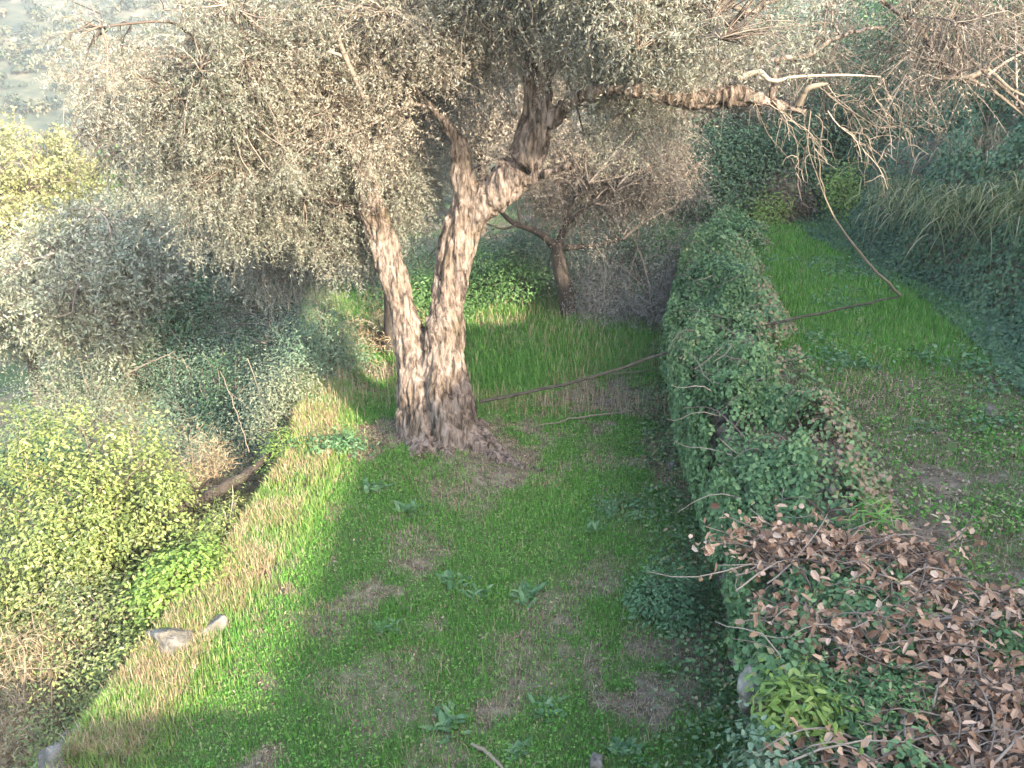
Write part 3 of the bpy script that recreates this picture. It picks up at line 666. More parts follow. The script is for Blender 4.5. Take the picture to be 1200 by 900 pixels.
bush('dry_bush', np.array([-4.15, 10.7, -1.6]), (.75, .5, 1.75), 'tall straw coloured dry grass clump between the bright bush and the fallen trunk', 'straw', 314, n=7000, leaf=(.13, .007), T=T_SLIM, spread=.14, tm='pale_twig', cat='bush')
bush('dry_bush', np.array([-5.3, 11.0, -1.5]), (.8, .5, 1.6), 'brown dry brush right behind the top of the bright bush', 'litter', 315, n=6000, leaf=(.08, .012), T=T_SLIM, spread=.16, cat='bush')
bush('dry_bush', gpt(-4.4, 6.3), (.8, .6, 1.1), 'dry straw coloured brush at the bottom left corner', 'straw', 305, n=6000, leaf=(.09, .008), T=T_SLIM, tm='pale_twig', cat='bush')
bush('dry_bush', gpt(-4.0, 6.9) + [0, 0, .5], (.35, .3, .5), 'rusty brown dead sprig clump within the olive green bush', 'dry', 306, n=1500, leaf=(.05, .02), cat='bush')
bush('dry_bush', gpt(-4.2, 5.3), (.8, .6, .9), 'brown bramble stalks in shade at the lower left corner', 'dry', 307, n=2500, leaf=(.05, .015), T=T_SLIM, cat='bush', tm='twig')
# blue-green brush on the lower terrace, behind the log
brush = [(-4.2, 11.5, 1.0, .9, 1.5, 'sage', 'greyish brush behind the fallen trunk'), (-5.4, 12.5, 1.2, 1.0, 1.8, 'teal', 'teal green brush with straw stalks, above the bright bush'),
         (-3.9, 13.8, 1.2, 1.0, 2.0, 'teal', 'blue green brush thicket left of the grass patch by the trunk'), (-5.6, 15.2, 1.5, 1.2, 2.2, 'teal', 'teal green thicket below the hanging left crown'),
         (-7.6, 14.2, 1.4, 1.2, 1.7, 'sage', 'shaded grey brush between the bright bush and the silvery olive'), (-4.4, 17.0, 1.6, 1.2, 2.4, 'sage', 'dull grey thicket seen left of the twin trunks'),
         (-2.3, 17.5, 1.5, 1.0, 1.6, 'teal', 'blue green brush seen past the left stem'), (-9.6, 13.8, 1.5, 1.2, 1.6, 'silver', 'pale grey bush at the left edge above the bright bush'),
         (-2.1, 14.0, .8, .6, .8, 'straw', 'straw coloured dry clump behind the sunlit grass patch'), (-3.3, 11.9, .55, .5, 1.1, 'sage', 'low grey brush at the lawn edge, left of the sunlit grass patch'), (-3.0, 13.0, .7, .6, 1.2, 'teal', 'blue green brush at the lawn edge behind the sunlit grass patch'), (-6.6, 16.8, 1.5, 1.3, 2.4, 'teal', 'hazy blue green thicket beneath the blue grey olive'), (-8.6, 16.0, 1.3, 1.2, 1.8, 'sage', 'hazy grey brush below the silvery rounded olive')]
for i, (x, y, a, c, h, mt, lab) in enumerate(brush):
    st = mt == 'straw'
    bush('brush', gpt(x, y), (a, c, h), lab, mt, 320 + i, n=5000 if st else 15000, leaf=(.12, .010) if st else (.055, .018), T=T_SLIM, spread=.2, group='brush thickets on the lower terrace')
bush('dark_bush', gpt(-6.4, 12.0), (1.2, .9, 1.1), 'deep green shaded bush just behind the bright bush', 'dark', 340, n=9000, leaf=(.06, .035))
# grey twiggy brush beside the small tree
for i, (x, y, a, c, h, lab) in enumerate([(1.6, 15.6, .8, .8, 1.6, 'grey twiggy brush right behind the small dark tree'), (2.6, 15.2, 1.1, .9, 1.9, 'tall grey twiggy brush at the far end of the ivy wall'), (3.5, 15.8, .8, .9, 1.5, 'rounded ash grey brush beside the upper grass strip')]):
    b0 = gpt(x, y); b0[2] = min(b0[2], .8)
    bush('twiggy_brush', b0, (a, c, h), lab, 'greybrush', 350 + i, n=15000, leaf=(.06, .012), T=T_SLIM, spread=.18, group='grey twiggy brush', up=.1)
# green undergrowth behind the trunk
for i, (x, y, a, c, h, mt, lab) in enumerate([(-.4, 16.5, 1.2, .8, 1.2, 'green', 'fresh green undergrowth between the twin trunks and the small tree'), (.3, 17.3, 1.3, .9, 1.7, 'teal', 'muted green bush behind the small dark tree'),
        (-1.6, 15.6, .9, .7, 1.0, 'green', 'green bush framed between the twin stems'), (2.2, 18.2, 1.5, 1.0, 2.4, 'teal', 'muted green bush behind the grey brush'), (3.3, 18.2, 1.0, .8, 1.4, 'green', 'green bush closing the far end of the upper grass'), ]):
    bush('undergrowth_bush', gpt(x, y), (a, c, h), lab, mt, 360 + i, n=12000, leaf=(.07, .03), group='bushes closing the terrace')
# the dark wood at right
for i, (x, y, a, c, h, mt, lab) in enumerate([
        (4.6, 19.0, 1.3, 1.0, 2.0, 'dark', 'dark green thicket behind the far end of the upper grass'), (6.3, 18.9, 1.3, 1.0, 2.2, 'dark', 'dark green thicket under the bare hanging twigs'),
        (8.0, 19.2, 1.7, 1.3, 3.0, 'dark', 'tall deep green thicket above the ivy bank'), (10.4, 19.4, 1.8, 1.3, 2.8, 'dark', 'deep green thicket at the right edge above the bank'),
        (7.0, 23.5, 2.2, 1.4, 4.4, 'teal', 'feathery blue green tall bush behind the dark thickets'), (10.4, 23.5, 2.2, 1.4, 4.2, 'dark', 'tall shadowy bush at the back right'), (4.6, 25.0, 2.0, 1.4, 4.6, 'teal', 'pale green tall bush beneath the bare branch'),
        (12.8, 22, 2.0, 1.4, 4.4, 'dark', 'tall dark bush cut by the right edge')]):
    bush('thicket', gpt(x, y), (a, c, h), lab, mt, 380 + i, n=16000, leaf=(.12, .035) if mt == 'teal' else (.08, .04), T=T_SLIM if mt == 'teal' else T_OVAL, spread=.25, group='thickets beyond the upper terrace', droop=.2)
for i, (x, y, a, c, h, mt, lab) in enumerate([(5.6, 18.2, .7, .5, 1.0, 'litter', 'dark brown dead brush at the far end of the upper grass'), (3.0, 19.4, .8, .6, 2.0, 'straw', 'straw coloured dry brush left of the dark thickets'), (7.4, 17.8, .8, .6, 1.3, 'tuss', 'grassy olive green bush where the bank meets the thickets'), (9.6, 18.0, .9, .7, 1.6, 'tuss', 'grassy bush on the crest of the bank, near the right edge')]):
    bush('scrub', gpt(x, y), (a, c, h), lab, mt, 430 + i, n=6000, leaf=(.12, .014), T=T_SLIM, spread=.2, group='scrub clumps by the upper grass')
for i, (x, y, a, h, lab) in enumerate([(5.2, 18.0, .55, .7, 'light green weedy clump at the far right corner of the upper grass'), (6.5, 17.2, .5, .8, 'light green sprouting clump at the foot of the bank'), (3.9, 18.0, .5, .6, 'lime green clump at the far left corner of the upper grass')]):
    bush('weed_clump', gpt(x, y), (a, a, h), lab, 'lime', 400 + i, n=2500, leaf=(.07, .025), group='lime weed clumps')

# ------------------------------------------------------------------ grasses and ground cover
def visible(x, y, m=1.12):
    d = y * math.cos(PITCH) + (CAMZ - 0) * math.sin(PITCH)
    return np.abs(x) < (.60 * m) * d + .4
def blades(n, xr_, yr_, hfun, wid, seed, dens, mat, name, label, lean=.5, valf=None, wf=None):
    global rng
    rng = np.random.default_rng(seed)
    x = rng.uniform(*xr_, n); y = yr_[0] + (yr_[1] - yr_[0]) * rng.random(n) ** 1.25
    k = visible(x, y) & (rng.random(n) < dens(x, y)); x, y = x[k], y[k]; n = len(x)
    z = H(x, y) - .01; hh = hfun(x, y) * rng.uniform(.5, 1.4, n)
    a = rng.random(n) * 2 * np.pi; d = np.stack([np.cos(a), np.sin(a), np.zeros(n)], 1)
    s = np.stack([-d[:, 1], d[:, 0], np.zeros(n)], 1); le = rng.uniform(.1, lean, n)
    b = np.stack([x, y, z], 1); w = (wid * (1 + .10 * np.maximum(y - 6, 0)) * rng.uniform(.7, 1.3, n))[:, None]
    m1 = b + d * (hh * le * .35)[:, None] + np.array([0, 0, 1.]) * (hh * .6)[:, None]; t = b + d * (hh * le)[:, None] + np.array([0, 0, 1.]) * (hh * (1 - le * .35))[:, None]
    V = np.stack([b - s * w, b + s * w, m1 + s * w * .7, t, m1 - s * w * .7], 1).reshape(-1, 3)
    i = np.arange(n)[:, None] * 5
    Fq = np.concatenate([i + [[0, 1, 2, 4]], i + [[4, 2, 3, 3]]], 0)
    # one quad and one triangle per blade, built as two quads with the tip doubled is degenerate: use quads 0-1-2-4 and tri 4-2-3
    val = valf(x, y) if valf else rng.random(n)
    me = bpy.data.meshes.new(name); me.vertices.add(n * 5); me.vertices.foreach_set('co', V.astype(np.float32).ravel())
    loops = np.concatenate([i + [[0, 1, 2, 4]], i + [[4, 2, 3]]], 1).astype(np.int32)
    me.loops.add(n * 7); me.loops.foreach_set('vertex_index', loops.ravel())
    st = (np.arange(n)[:, None] * 7 + np.array([[0, 4]])).ravel().astype(np.int32)
    me.polygons.add(n * 2); me.polygons.foreach_set('loop_start', st); me.update(calc_edges=True)
    at_ = me.attributes.new('v', 'FLOAT', 'POINT'); at_.data.foreach_set('value', np.repeat(val, 5).astype(np.float32))
    me.materials.append(M[mat]); o = bpy.data.objects.new(name, me); COL.objects.link(o)
    return tag(o, label, 'grass', kind='stuff')
def terr(x, y): return (x > xl(y) - .25) & (x < xr(y) + .02)
def g_h(x, y):
    h = .035 + .05 * fbm(x * 1.3, y * 1.3, 6) + .04 * (x < xl(y) + .9) + .12 * sst(11.5, 14, y) * noise(x * 1.5, y * 1.5, 2)
    return h
def g_val(x, y):
    c = cover(x, y); b = noise(x * 1.1, y * 1.1, 21.)
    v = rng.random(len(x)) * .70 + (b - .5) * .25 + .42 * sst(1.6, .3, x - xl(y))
    dry = rng.random(len(x)) < (.05 + .40 * (1 - c)) + .18 * (x < xl(y) + .8)
    return np.clip(np.where(dry, .84 + .16 * rng.random(len(x)), v), 0, 1)
blades(520000, (-4.2, 3.8), (4.2, 17.5), g_h, .0028, 501, lambda x, y: terr(x, y) * (.10 + .9 * cover(x, y)), 'grass', 'grass', 'short green grass over the terrace with worn patches', valf=g_val)
def up_d(x, y): return (y < 17.4 + .8 * (noise(x * 1.3, 4.) - .5)) & (x > xr(y) + .2) & (x < xb(y) + .9) & (rng.random(len(x)) < cover(x, y) + .05)
blades(260000, (2.5, 7.5), (4.0, 18.6), lambda x, y: .05 + .09 * sst(9, 11, y), .0035, 502, up_d, 'grass', 'upper_grass', 'lush grass strip on the upper terrace beyond the ivy', valf=lambda x, y: np.clip(np.where(rng.random(len(x)) < .06, .9, rng.random(len(x)) * .8), 0, 1))
blades(15000, (-3.2, 3.0), (11.0, 16.5), lambda x, y: .28 + 0 * x, .0022, 503, lambda x, y: .35 * terr(x, y) * sst(.45, .6, noise(x * .9, y * .9, 4)), 'straw', 'dry_grass', 'tall thin straw stalks in the rough grass behind the trunk', lean=.6)
blades(60000, (-3.2, 3.2), (11.0, 17.0), lambda x, y: .17 + 0 * x, .0032, 504, lambda x, y: terr(x, y) * sst(.35, .6, noise(x * .8 + 5, y * .8, 4)), 'grass', 'rough_grass', 'longer rough grass behind the big olive', lean=.7, valf=lambda x, y: np.clip(rng.random(len(x)) * .8 , 0, 1))
blades(60000, (-4.3, -2.0), (5.0, 11.5), lambda x, y: .13 + 0 * x, .003, 505, lambda x, y: (x < xl(y) + .7) * (x > xl(y) - .6) * sst(.2, .45, noise(x * 2, y * 2, 4)), 'straw', 'dry_edge_grass', 'pale dry grass along the sunny left edge', lean=.8)
blades(30000, (-4.2, -2.0), (4.6, 11.5), lambda x, y: .12 + 0 * x, .004, 506, lambda x, y: (x < xl(y) + .9) * (x > xl(y) - .6) * sst(.3, .6, noise(x * 1.7, y * 1.7, 14)), 'lime', 'edge_grass', 'fresh lime grass along the sunny left edge', lean=.7)
blades(70000, (-3.4, 2.4), (4.2, 11), lambda x, y: .045 + 0 * x, .0024, 510, lambda x, y: terr(x, y) * .8 * (1 - cover(x, y)), 'straw', 'thatch', 'flattened dead grass over the worn soil of the lawn', lean=2.2)
blades(5000, (-3.4, 2.2), (4.4, 11), lambda x, y: .10 + 0 * x, .0022, 508, lambda x, y: terr(x, y) * sst(.3, .7, noise(x * 2.3, y * 2.3, 40)), 'straw', 'dead_stalks', 'scattered dead stalks in the lawn', lean=1.3)
blades(9000, (-3.2, 2.0), (4.4, 11), lambda x, y: .11 + 0 * x, .0035, 509, lambda x, y: terr(x, y) * sst(.5, .75, noise(x * 1.8, y * 1.8, 41)), 'grass', 'grass_tufts', 'taller tufts of grass standing out of the lawn', lean=.8, valf=lambda x, y: rng.random(len(x)) * .85)
blades(60000, (-12, -3.2), (5.0, 18), lambda x, y: .35 + 0 * x, .004, 507, lambda x, y: (x < xl(y) - .2) * sst(.4, .6, noise(x * .8, y * .8, 4)), 'straw', 'lower_dry_grass', 'straw coloured tall grass on the lower terrace', lean=.7)
# small round-leaved cover (clover like) among the grass
def scatter_cover(n, xr_, yr_, dens, leaf, mat, name, label, seed, zup=.04, T=T_OVAL, tilt=.5, cat='ground cover', valf=None, zf=None):
    global rng
    rng = np.random.default_rng(seed)
    x = rng.uniform(*xr_, n); y = yr_[0] + (yr_[1] - yr_[0]) * rng.random(n) ** 1.2
    k = visible(x, y) & (rng.random(n) < dens(x, y)); x, y = x[k], y[k]; n = len(x)
    z = H(x, y) + rng.random(n) * zup + .012
    if zf is not None: z = z + zf(x, y)
    N = unit(np.array([0, 0, 1.]) + rng.normal(size=(n, 3)) * tilt); a = rng.random(n) * 6.283; D = np.stack([np.cos(a), np.sin(a), 0 * a], 1); D = unit(D - N * (D * N).sum(1, keepdims=True))
    p = Parts(); s = rng.uniform(.6, 1.3, n) * (1 + .04 * np.maximum(y - 6, 0))
    p.add(*leaves(np.stack([x, y, z], 1), D, N, leaf[0] * s, leaf[1] * s, T, valf(x, y) if valf else None))
    o = p.build(name, M[mat]); return tag(o, label, cat, kind='stuff')
scatter_cover(150000, (-4.0, 3.5), (4.3, 16), lambda x, y: terr(x, y) * (.08 + .9 * cover(x, y)) * (.35 + .65 * noise(x * 1.6, y * 1.6, 8)), (.022, .017), 'grass', 'clover', 'tiny leaved weeds woven through the terrace grass', 520, valf=lambda x, y: rng.random(len(x)) * .85)
blades(14000, (2.6, 7.2), (4.0, 17.5), lambda x, y: .12 + 0 * x, .0028, 511, lambda x, y: (x > xr(y) + .9) * (x < xb(y) + .5) * sst(.35, .7, noise(x * 1.6, y * 1.6, 43)), 'straw', 'upper_straw', 'dry stalks mixed into the grass of the upper terrace', lean=1.0)
scatter_cover(26000, (3.0, 7.2), (8, 17.5), lambda x, y: (x > xr(y) + .9) * (x < xb(y) + .5) * sst(.5, .68, fbm(x * 1.3, y * 1.3, 71)), (.05, .03), 'weed', 'upper_leafy_weeds', 'leafy weeds scattered through the lush upper grass', 524, zup=.13)
def wallside(x, y): return terr(x, y) * sst(xr(y) - .85, xr(y) - .05, x) * (.15 + .75 * sst(.35, .55, noise(x * 1.5, y * 1.5, 31)))
scatter_cover(60000, (.2, 3.4), (4.3, 15), wallside, (.04, .03), 'ivy', 'creeping_ivy', 'dark ground ivy creeping along the foot of the wall', 521, zup=.10, T=T_IVY)
scatter_cover(110000, (-4, 7.5), (3.6, 16), lambda x, y: (terr(x, y) * (.12 + .88 * (1 - cover(x, y))) * .55 + (x > xr(y)) * (x < xb(y) + 1) * (1 - .75 * (y > 9.8)) * .9) , (.028, .018), 'litter', 'leaf_litter', 'brown fallen leaves littered over the bare soil', 522, zup=.03, T=T_CURL, cat='leaf litter')
scatter_cover(60000, (2.6, 7.5), (3.6, 12), lambda x, y: (x > xr(y) + .8) * (x < xb(y) + 1) * sst(.52, .72, fbm(x * 1.7, y * 1.7, 44)), (.032, .022), 'grass', 'upper_weeds', 'low weeds on the thin soil of the upper terrace', 523, zup=.09)

# ------------------------------------------------------------------ ivy on the wall
def ivy_top(x, y):    # thickness of the mound over the wall head
    w = xr(y); u = (x - w) / (1.25 + .3 * sst(7, 5, y))
    return np.clip(1 - np.abs(u - .35) ** 2 * 1.5, 0, 1) * (.05 + .62 * sst(.28, .72, fbm(x * 1.9, y * 1.9, 12, 4))) * (.30 + .70 * sst(6.2, 7.4, y))
def ivy():
    global rng; rng = np.random.default_rng(601)
    p = Parts()
    n = 120000
    y = 3.6 + 14 * rng.random(n) ** 1.1; x = xr(y) - .18 + 1.55 * rng.random(n) - .22 * (noise(y * 1.7, 0 * y, 9.) - .5) * 2 * sst(5.5, 8, y)
    d = ivy_top(x, y); dens = np.maximum(sst(.02, .2, d), .5 * sst(.6, .35, x - xr(y))) * np.where(y < 6.4, .45, 1) * np.maximum(.12 + .88 * sst(.30, .5, noise(x * 2.2, y * 2.2, 3) + .10 - .25 * sst(.5, 1.5, x - xr(y))), .55 * sst(.5, .25, x - xr(y)) * sst(8.5, 7, y))
    k = (rng.random(n) < dens) & visible(x, y, 1.3); x, y, d = x[k], y[k], d[k]; n = len(x)
    gz = np.maximum(H(np.maximum(x, xr(y) + .32), y), 1.15)
    edge = np.clip((xr(y) + .1 - x) / .3, 0, 1)
    z = gz + d * (1 - .55 * rng.random(n) ** 1.5) - edge * rng.random(n) * .5 + .03 * rng.normal(size=n)
    e = .05
    nx_ = -(ivy_top(x + e, y) - ivy_top(x - e, y)) / (2 * e) - 1.2 * edge; ny_ = -(ivy_top(x, y + e) - ivy_top(x, y - e)) / (2 * e)
    N = unit(np.stack([nx_, ny_ - .3, np.ones(n)], 1) + rng.normal(size=(n, 3)) * .38)
    D = unit(np.cross(N, rng.normal(size=(n, 3))) - [.2, 0, .35])
    v = np.clip(rng.random(n) * .75 + .35 * (noise(x * 2, y * 2, 5) - .3) + .45 * sst(.5, 1.3, x - xr(y)) * noise(x * 1.4, y * 1.4, 15) * 1.5, 0, 1)
    p.add(*leaves(np.stack([x, y, z], 1), D, N, .046 * rng.uniform(.5, 1.4, n), .040 * rng.uniform(.6, 1.3, n), T_IVY, v))
    # hanging over the face
    n = 60000
    y = 3.6 + 14 * rng.random(n) ** 1.1; zz = 1.3 * rng.random(n)
    hangd = np.interp(y, [3.6, 5, 6.5, 8, 9.5, 18], [.4, .4, .5, .65, .8, .95])
    k = rng.random(n) < np.clip(hangd * 1.15 * sst(.36, .6, noise(y * 1.9, zz * 1.6, 8) + .25 * (zz - .3) + .35 * (hangd - .3)), 0, 1); y, zz = y[k], zz[k]; n = len(y)
    bulge = (.02 + .15 * noise(y * 1.3, zz * 1.6, 5) * sst(6.5, 10, y) + .16 * noise(y * 4, zz * 4, 5)) * (0.35 + .65 * sst(0, .7, zz))
    x = xr(y) - .04 - bulge * (1 - .5 * rng.random(n) ** 2)
    N = unit(np.stack([-np.ones(n), -.35 * np.ones(n), .55 * np.ones(n)], 1) + rng.normal(size=(n, 3)) * .35)
    D = unit(np.cross(N, rng.normal(size=(n, 3))) - [0, 0, .9])
    p.add(*leaves(np.stack([x, y, zz], 1), D, N, .055 * rng.uniform(.6, 1.3, n), .052 * rng.uniform(.6, 1.3, n), T_IVY, np.clip(rng.random(n) * .85, 0, 1)))
    o = p.build('ivy', M['ivy']); tag(o, 'dense dark green ivy spilling over the stone retaining wall', 'ivy', kind='stuff')
    # woody ivy stems
    s = Parts(); ns = 160; y = rng.uniform(4, 15, ns); x = xr(y) + rng.uniform(-.08, 1.1, ns); z = np.maximum(H(np.maximum(x, xr(y) + .32), y), 1.15) + ivy_top(x, y) * .8
    st = np.stack([x, y, z], 1); en = st + np.stack([rng.uniform(-.6, .3, ns), rng.uniform(-.6, .6, ns), rng.uniform(-.15, .2, ns)], 1)
    g_, _ = link_branches(st, en, .007, .003, 6, .15, k=4); s.add(*g_)
    o = s.build('ivy_stems', M['twig'], smooth=True); tag(o, 'tangle of woody ivy stems in the ivy on the wall', 'ivy', kind='stuff')
ivy()
# ivy clad bank at right
def bank():
    global rng; rng = np.random.default_rng(611)
    p = Parts(); n = 110000
    y = rng.uniform(8, 19.5, n); x = xb(y) - .35 + 6.2 * rng.random(n) ** 1.3
    k = visible(x, y, 1.25); x, y = x[k], y[k]; n = len(x)
    th = .10 + 1.1 * sst(.3, .7, fbm(x * 1.1, y * 1.1, 51, 4)) * sst(xb(y) - .1, xb(y) + .7, x)
    z = H(x, y) + th * (1 - .5 * rng.random(n) ** 1.6)
    N = unit(np.array([-.7, -.35, .8]) + rng.normal(size=(n, 3)) * .4); D = unit(np.cross(N, rng.normal(size=(n, 3))) - [.2, .1, .7])
    p.add(*leaves(np.stack([x, y, z], 1), D, N, .07 * rng.uniform(.6, 1.3, n), .045 * rng.uniform(.6, 1.3, n), T_IVY, np.clip(rng.random(n) * .6 + .6 * (fbm(x * 1.3, y * 1.3, 3, 3) - .3), 0, 1)))
    o = p.build('bank_ivy', M['dark']); tag(o, 'dark ivy mantling the steep bank at right', 'ivy', kind='stuff')
bank()
def tussock(x, y, n, ln, label, mat, seed, r=.42, zoff=.12, lean=(-.35, -.35, .2), w=.006, name='grass_tussock', group='long grass tussocks hanging over the bank'):
    global rng; rng = np.random.default_rng(seed)
    base = gpt(x, y) + [0, 0, zoff]; root = root_at(name, base, label, 'grass tussock', group)
    st = base + rng.normal(size=(n, 3)) * [r, r, r * .3]
    d = unit(rng.normal(size=(n, 3)) * .55 + np.array([0, 0, .8]) + np.array(lean)); l = ln * rng.uniform(.5, 1.2, n)
    m = 5; t = np.linspace(0, 1, m); P = st[:, None] + d[:, None] * l[:, None, None] * t[None, :, None] - np.array([0, 0, 1.]) * (l[:, None, None] * .75 * t[None, :, None] ** 2.2)
    s = unit(np.cross(d, [0, 0, 1.]))[:, None] * (w * np.array([1, .9, .75, .5, .08]))[None, :, None]
    V = np.stack([P - s, P + s], 2).reshape(-1, 3); i = (np.arange(n) * 2 * m)[:, None] + (np.arange(m - 1) * 2)[None]
    Fq = np.stack([i, i + 1, i + 3, i + 2], -1).reshape(-1, 4)
    pp = Parts(); pp.add(V, Fq, np.repeat(rng.random(n), 2 * m)); pp.build('blades', M[mat], root)
for i, (x, y, n, mt, lab) in enumerate([(6.9, 13.3, 1800, 'tuss', 'pale green tussock arching over the bank, upper right'), (7.6, 14.2, 1600, 'straw', 'straw coloured tussock on the crest of the bank'), (7.2, 12.0, 1600, 'tuss', 'greenish tussock cut by the right edge'),
        (6.8, 14.9, 1400, 'tuss', 'long grass tussock at the far end of the bank'), (8.2, 13.2, 1500, 'tuss', 'tall tussock at the right edge on top of the bank')]):
    tussock(x, y, int(n * .55), .75, lab, mt, 620 + i)

# ------------------------------------------------------------------ dry bramble in the right foreground
def dry_mound(x, y, a, c, h, n, lab, seed, leaf=(.072, .046), mat='dry', name='dry_branch_pile', z=None, group='cut branches with dead leaves on the wall', cat='branch pile', nb=26):
    global rng; rng = np.random.default_rng(seed)
    base = gpt(x, y); base[2] = max(base[2], 1.1) + .12 if z is None else z
    root = root_at(name, base, lab, cat, group)
    st = base + rng.normal(size=(nb, 3)) * [a * .5, c * .5, .03]; en = base + rng.normal(size=(nb, 3)) * [a * .75, c * .6, h * .35] + [0, 0, h * .7]
    en[:, 2] = np.clip(en[:, 2], base[2] + .05, base[2] + h * 1.1 + .05)
    g_, P = link_branches(st, en, .009, .003, 7, .14, k=4); s = Parts(); s.add(*g_); s.build('branches', M['twig'], root, True)
    pts = P[:, 1:].reshape(-1, 3); ci = rng.integers(0, len(pts), n); Pp = pts[ci] + rng.normal(size=(n, 3)) * [.06, .06, .035]
    Pp[:, 2] = np.minimum(Pp[:, 2], base[2] + h * 1.15 + .04)
    N = unit(rng.normal(size=(n, 3)) * .75 + [-.15, -.35, .9]); D = unit(np.cross(N, rng.normal(size=(n, 3))) - [0, 0, .35])
    f_ = Parts(); f_.add(*leaves(Pp, D, N, leaf[0] * rng.uniform(.35, 1.35, n), leaf[1] * rng.uniform(.4, 1.35, n), T_CURL if mat == 'dry' else T_OVAL)); f_.build('dead_leaves' if mat == 'dry' else 'foliage', M[mat], root)
for i, (px, py, Yd, a, c, h, n, lab) in enumerate([
        (925, 635, 6.05, .42, .25, .35, 900, 'dead leafy branch tip poking over the wall edge, end of the brown drift'), (1010, 650, 6.0, .45, .25, .32, 900, 'long drift of brown dead leaves across the wall head'),
        (1080, 690, 5.6, .35, .25, .25, 500, 'brown leaf drift running right from the wall edge'), (1000, 750, 5.2, .30, .20, .28, 550, 'tight bunch of light brown dead leaves above the fresh green plant'),
        (1105, 735, 5.2, .26, .2, .25, 380, 'orange brown dead leaves between two ivy patches'), (1150, 800, 4.7, .38, .26, .30, 620, 'big pale brown dead leaves near the lower right corner'),
        (1185, 875, 4.2, .35, .25, .25, 420, 'large brown dead leaves in the very corner at lower right'), (1040, 870, 4.4, .35, .2, .12, 220, 'few scattered dead leaves at the bottom edge right of the wall'), (1180, 690, 5.6, .2, .2, .12, 160, 'small patch of dead leaves by the right edge'), (1120, 850, 4.2, .35, .3, .2, 420, 'loose dead leaves along the bottom edge left of the corner'), (950, 700, 5.0, .25, .25, .2, 330, 'thin scatter of dead leaves over the wall stones')]):
    p = ground_px(px, py, 1.42); dry_mound(p[0], p[1], a * 1.1, c * 1.15, h * .75, int(n * .8), lab, 640 + i, nb=int(30 + n / 20))
def leafy(px, py, Yd, a, c, h, n, lab, mat, seed, leaf, name='leafy_plant', z=None, cat='plant', T=T_OVAL, spread=.07):
    p = ground_px(px, py, 1.4 if z is not None else .12); b_ = gpt(p[0], p[1])
    if z is not None: b_[2] = z
    return bush(name, b_, (a, c, h), lab, mat, seed, n=n, leaf=leaf, cat=cat, T=T, spread=spread, clumps=max(18, n // 40))
leafy(945, 815, 4.9, .20, .16, .30, 700, 'bright fresh green leafy plant growing out of the wall head', 'lime', 660, (.075, .028), z=1.2)
leafy(1040, 810, 4.75, .34, .22, .28, 2600, 'fine leaved green plant beside the bright one', 'green', 661, (.05, .014), T=T_SLIM, z=1.2)
leafy(1075, 885, 4.3, .22, .15, .22, 600, 'dark green broad leaved ivy clump near the lower right corner', 'ivy', 662, (.045, .038), z=1.2, T=T_IVY)
leafy(1000, 705, 5.6, .38, .16, .2, 1300, 'ivy patch between the two drifts of dead leaves', 'ivy', 663, (.045, .038), z=1.2, T=T_IVY)
leafy(1185, 745, 4.9, .22, .2, .2, 900, 'ivy patch left of the big pale brown leaves', 'ivy', 664, (.045, .038), z=1.2, T=T_IVY)
leafy(930, 750, 5.25, .2, .3, .3, 1500, 'dark ivy patch clinging on top of the near wall', 'ivy', 665, (.05, .045), z=1.1, T=T_IVY)
leafy(920, 870, 4.6, .22, .25, .2, 900, 'dusty ivy clump at the bottom edge on the wall head', 'teal', 666, (.045, .035), z=1.15, T=T_IVY)
leafy(1025, 610, 6.6, .09, .09, .4, 260, 'upright green sprout at the top of the dead leaf drift', 'grass', 667, (.16, .016), T=T_SLIM, z=1.2)
leafy(785, 700, 6.9, .44, .36, .40, 5200, 'dark green low bush on the lawn by the foot of the wall', 'weed', 668, (.045, .022))
leafy(730, 590, 8.8, .4, .3, .12, 900, 'low weedy patch on the lawn in front of the wall', 'weed', 669, (.05, .025))
leafy(60, 850, 5.2, .25, .2, .25, 700, 'yellow green leafy sprout beside the pale stones', 'lime', 670, (.06, .035))
leafy(385, 520, 10.2, .55, .25, .22, 1600, 'dark bluish weed clump at the left foot of the trunk', 'weed', 671, (.06, .03))

# broad leaved rosettes on the lawn
def rosette(px, py, size, seed, lab):
    global rng; rng = np.random.default_rng(seed)
    dy = -(py - 450) / FPX; dv = np.array([(px - 600) / FPX, math.cos(PITCH) + dy * math.sin(PITCH), -math.sin(PITCH) + dy * math.cos(PITCH)])
    t = -CAMZ / dv[2]; x, y = dv[0] * t, dv[1] * t; b_ = gpt(x, y) + [0, 0, .06]
    n = 30; a = rng.random(n) * 6.283; D = np.stack([np.cos(a), np.sin(a), rng.uniform(.15, .7, n)], 1); N = unit(np.stack([-np.cos(a) * .5, -np.sin(a) * .5, np.ones(n)], 1))
    p = Parts(); V, Fq, A = leaves(np.tile(b_, (n, 1)) + rng.normal(size=(n, 3)) * [size * .35, size * .35, .005], D, N, size * rng.uniform(.4, .85, n), size * .30, T_OVAL); p.add(V - b_, Fq, A)
    o = p.build('rosette_weed', M['weed']); o.location = tuple(b_); tag(o, lab, 'weed', 'broad leaved weeds on the lawn')
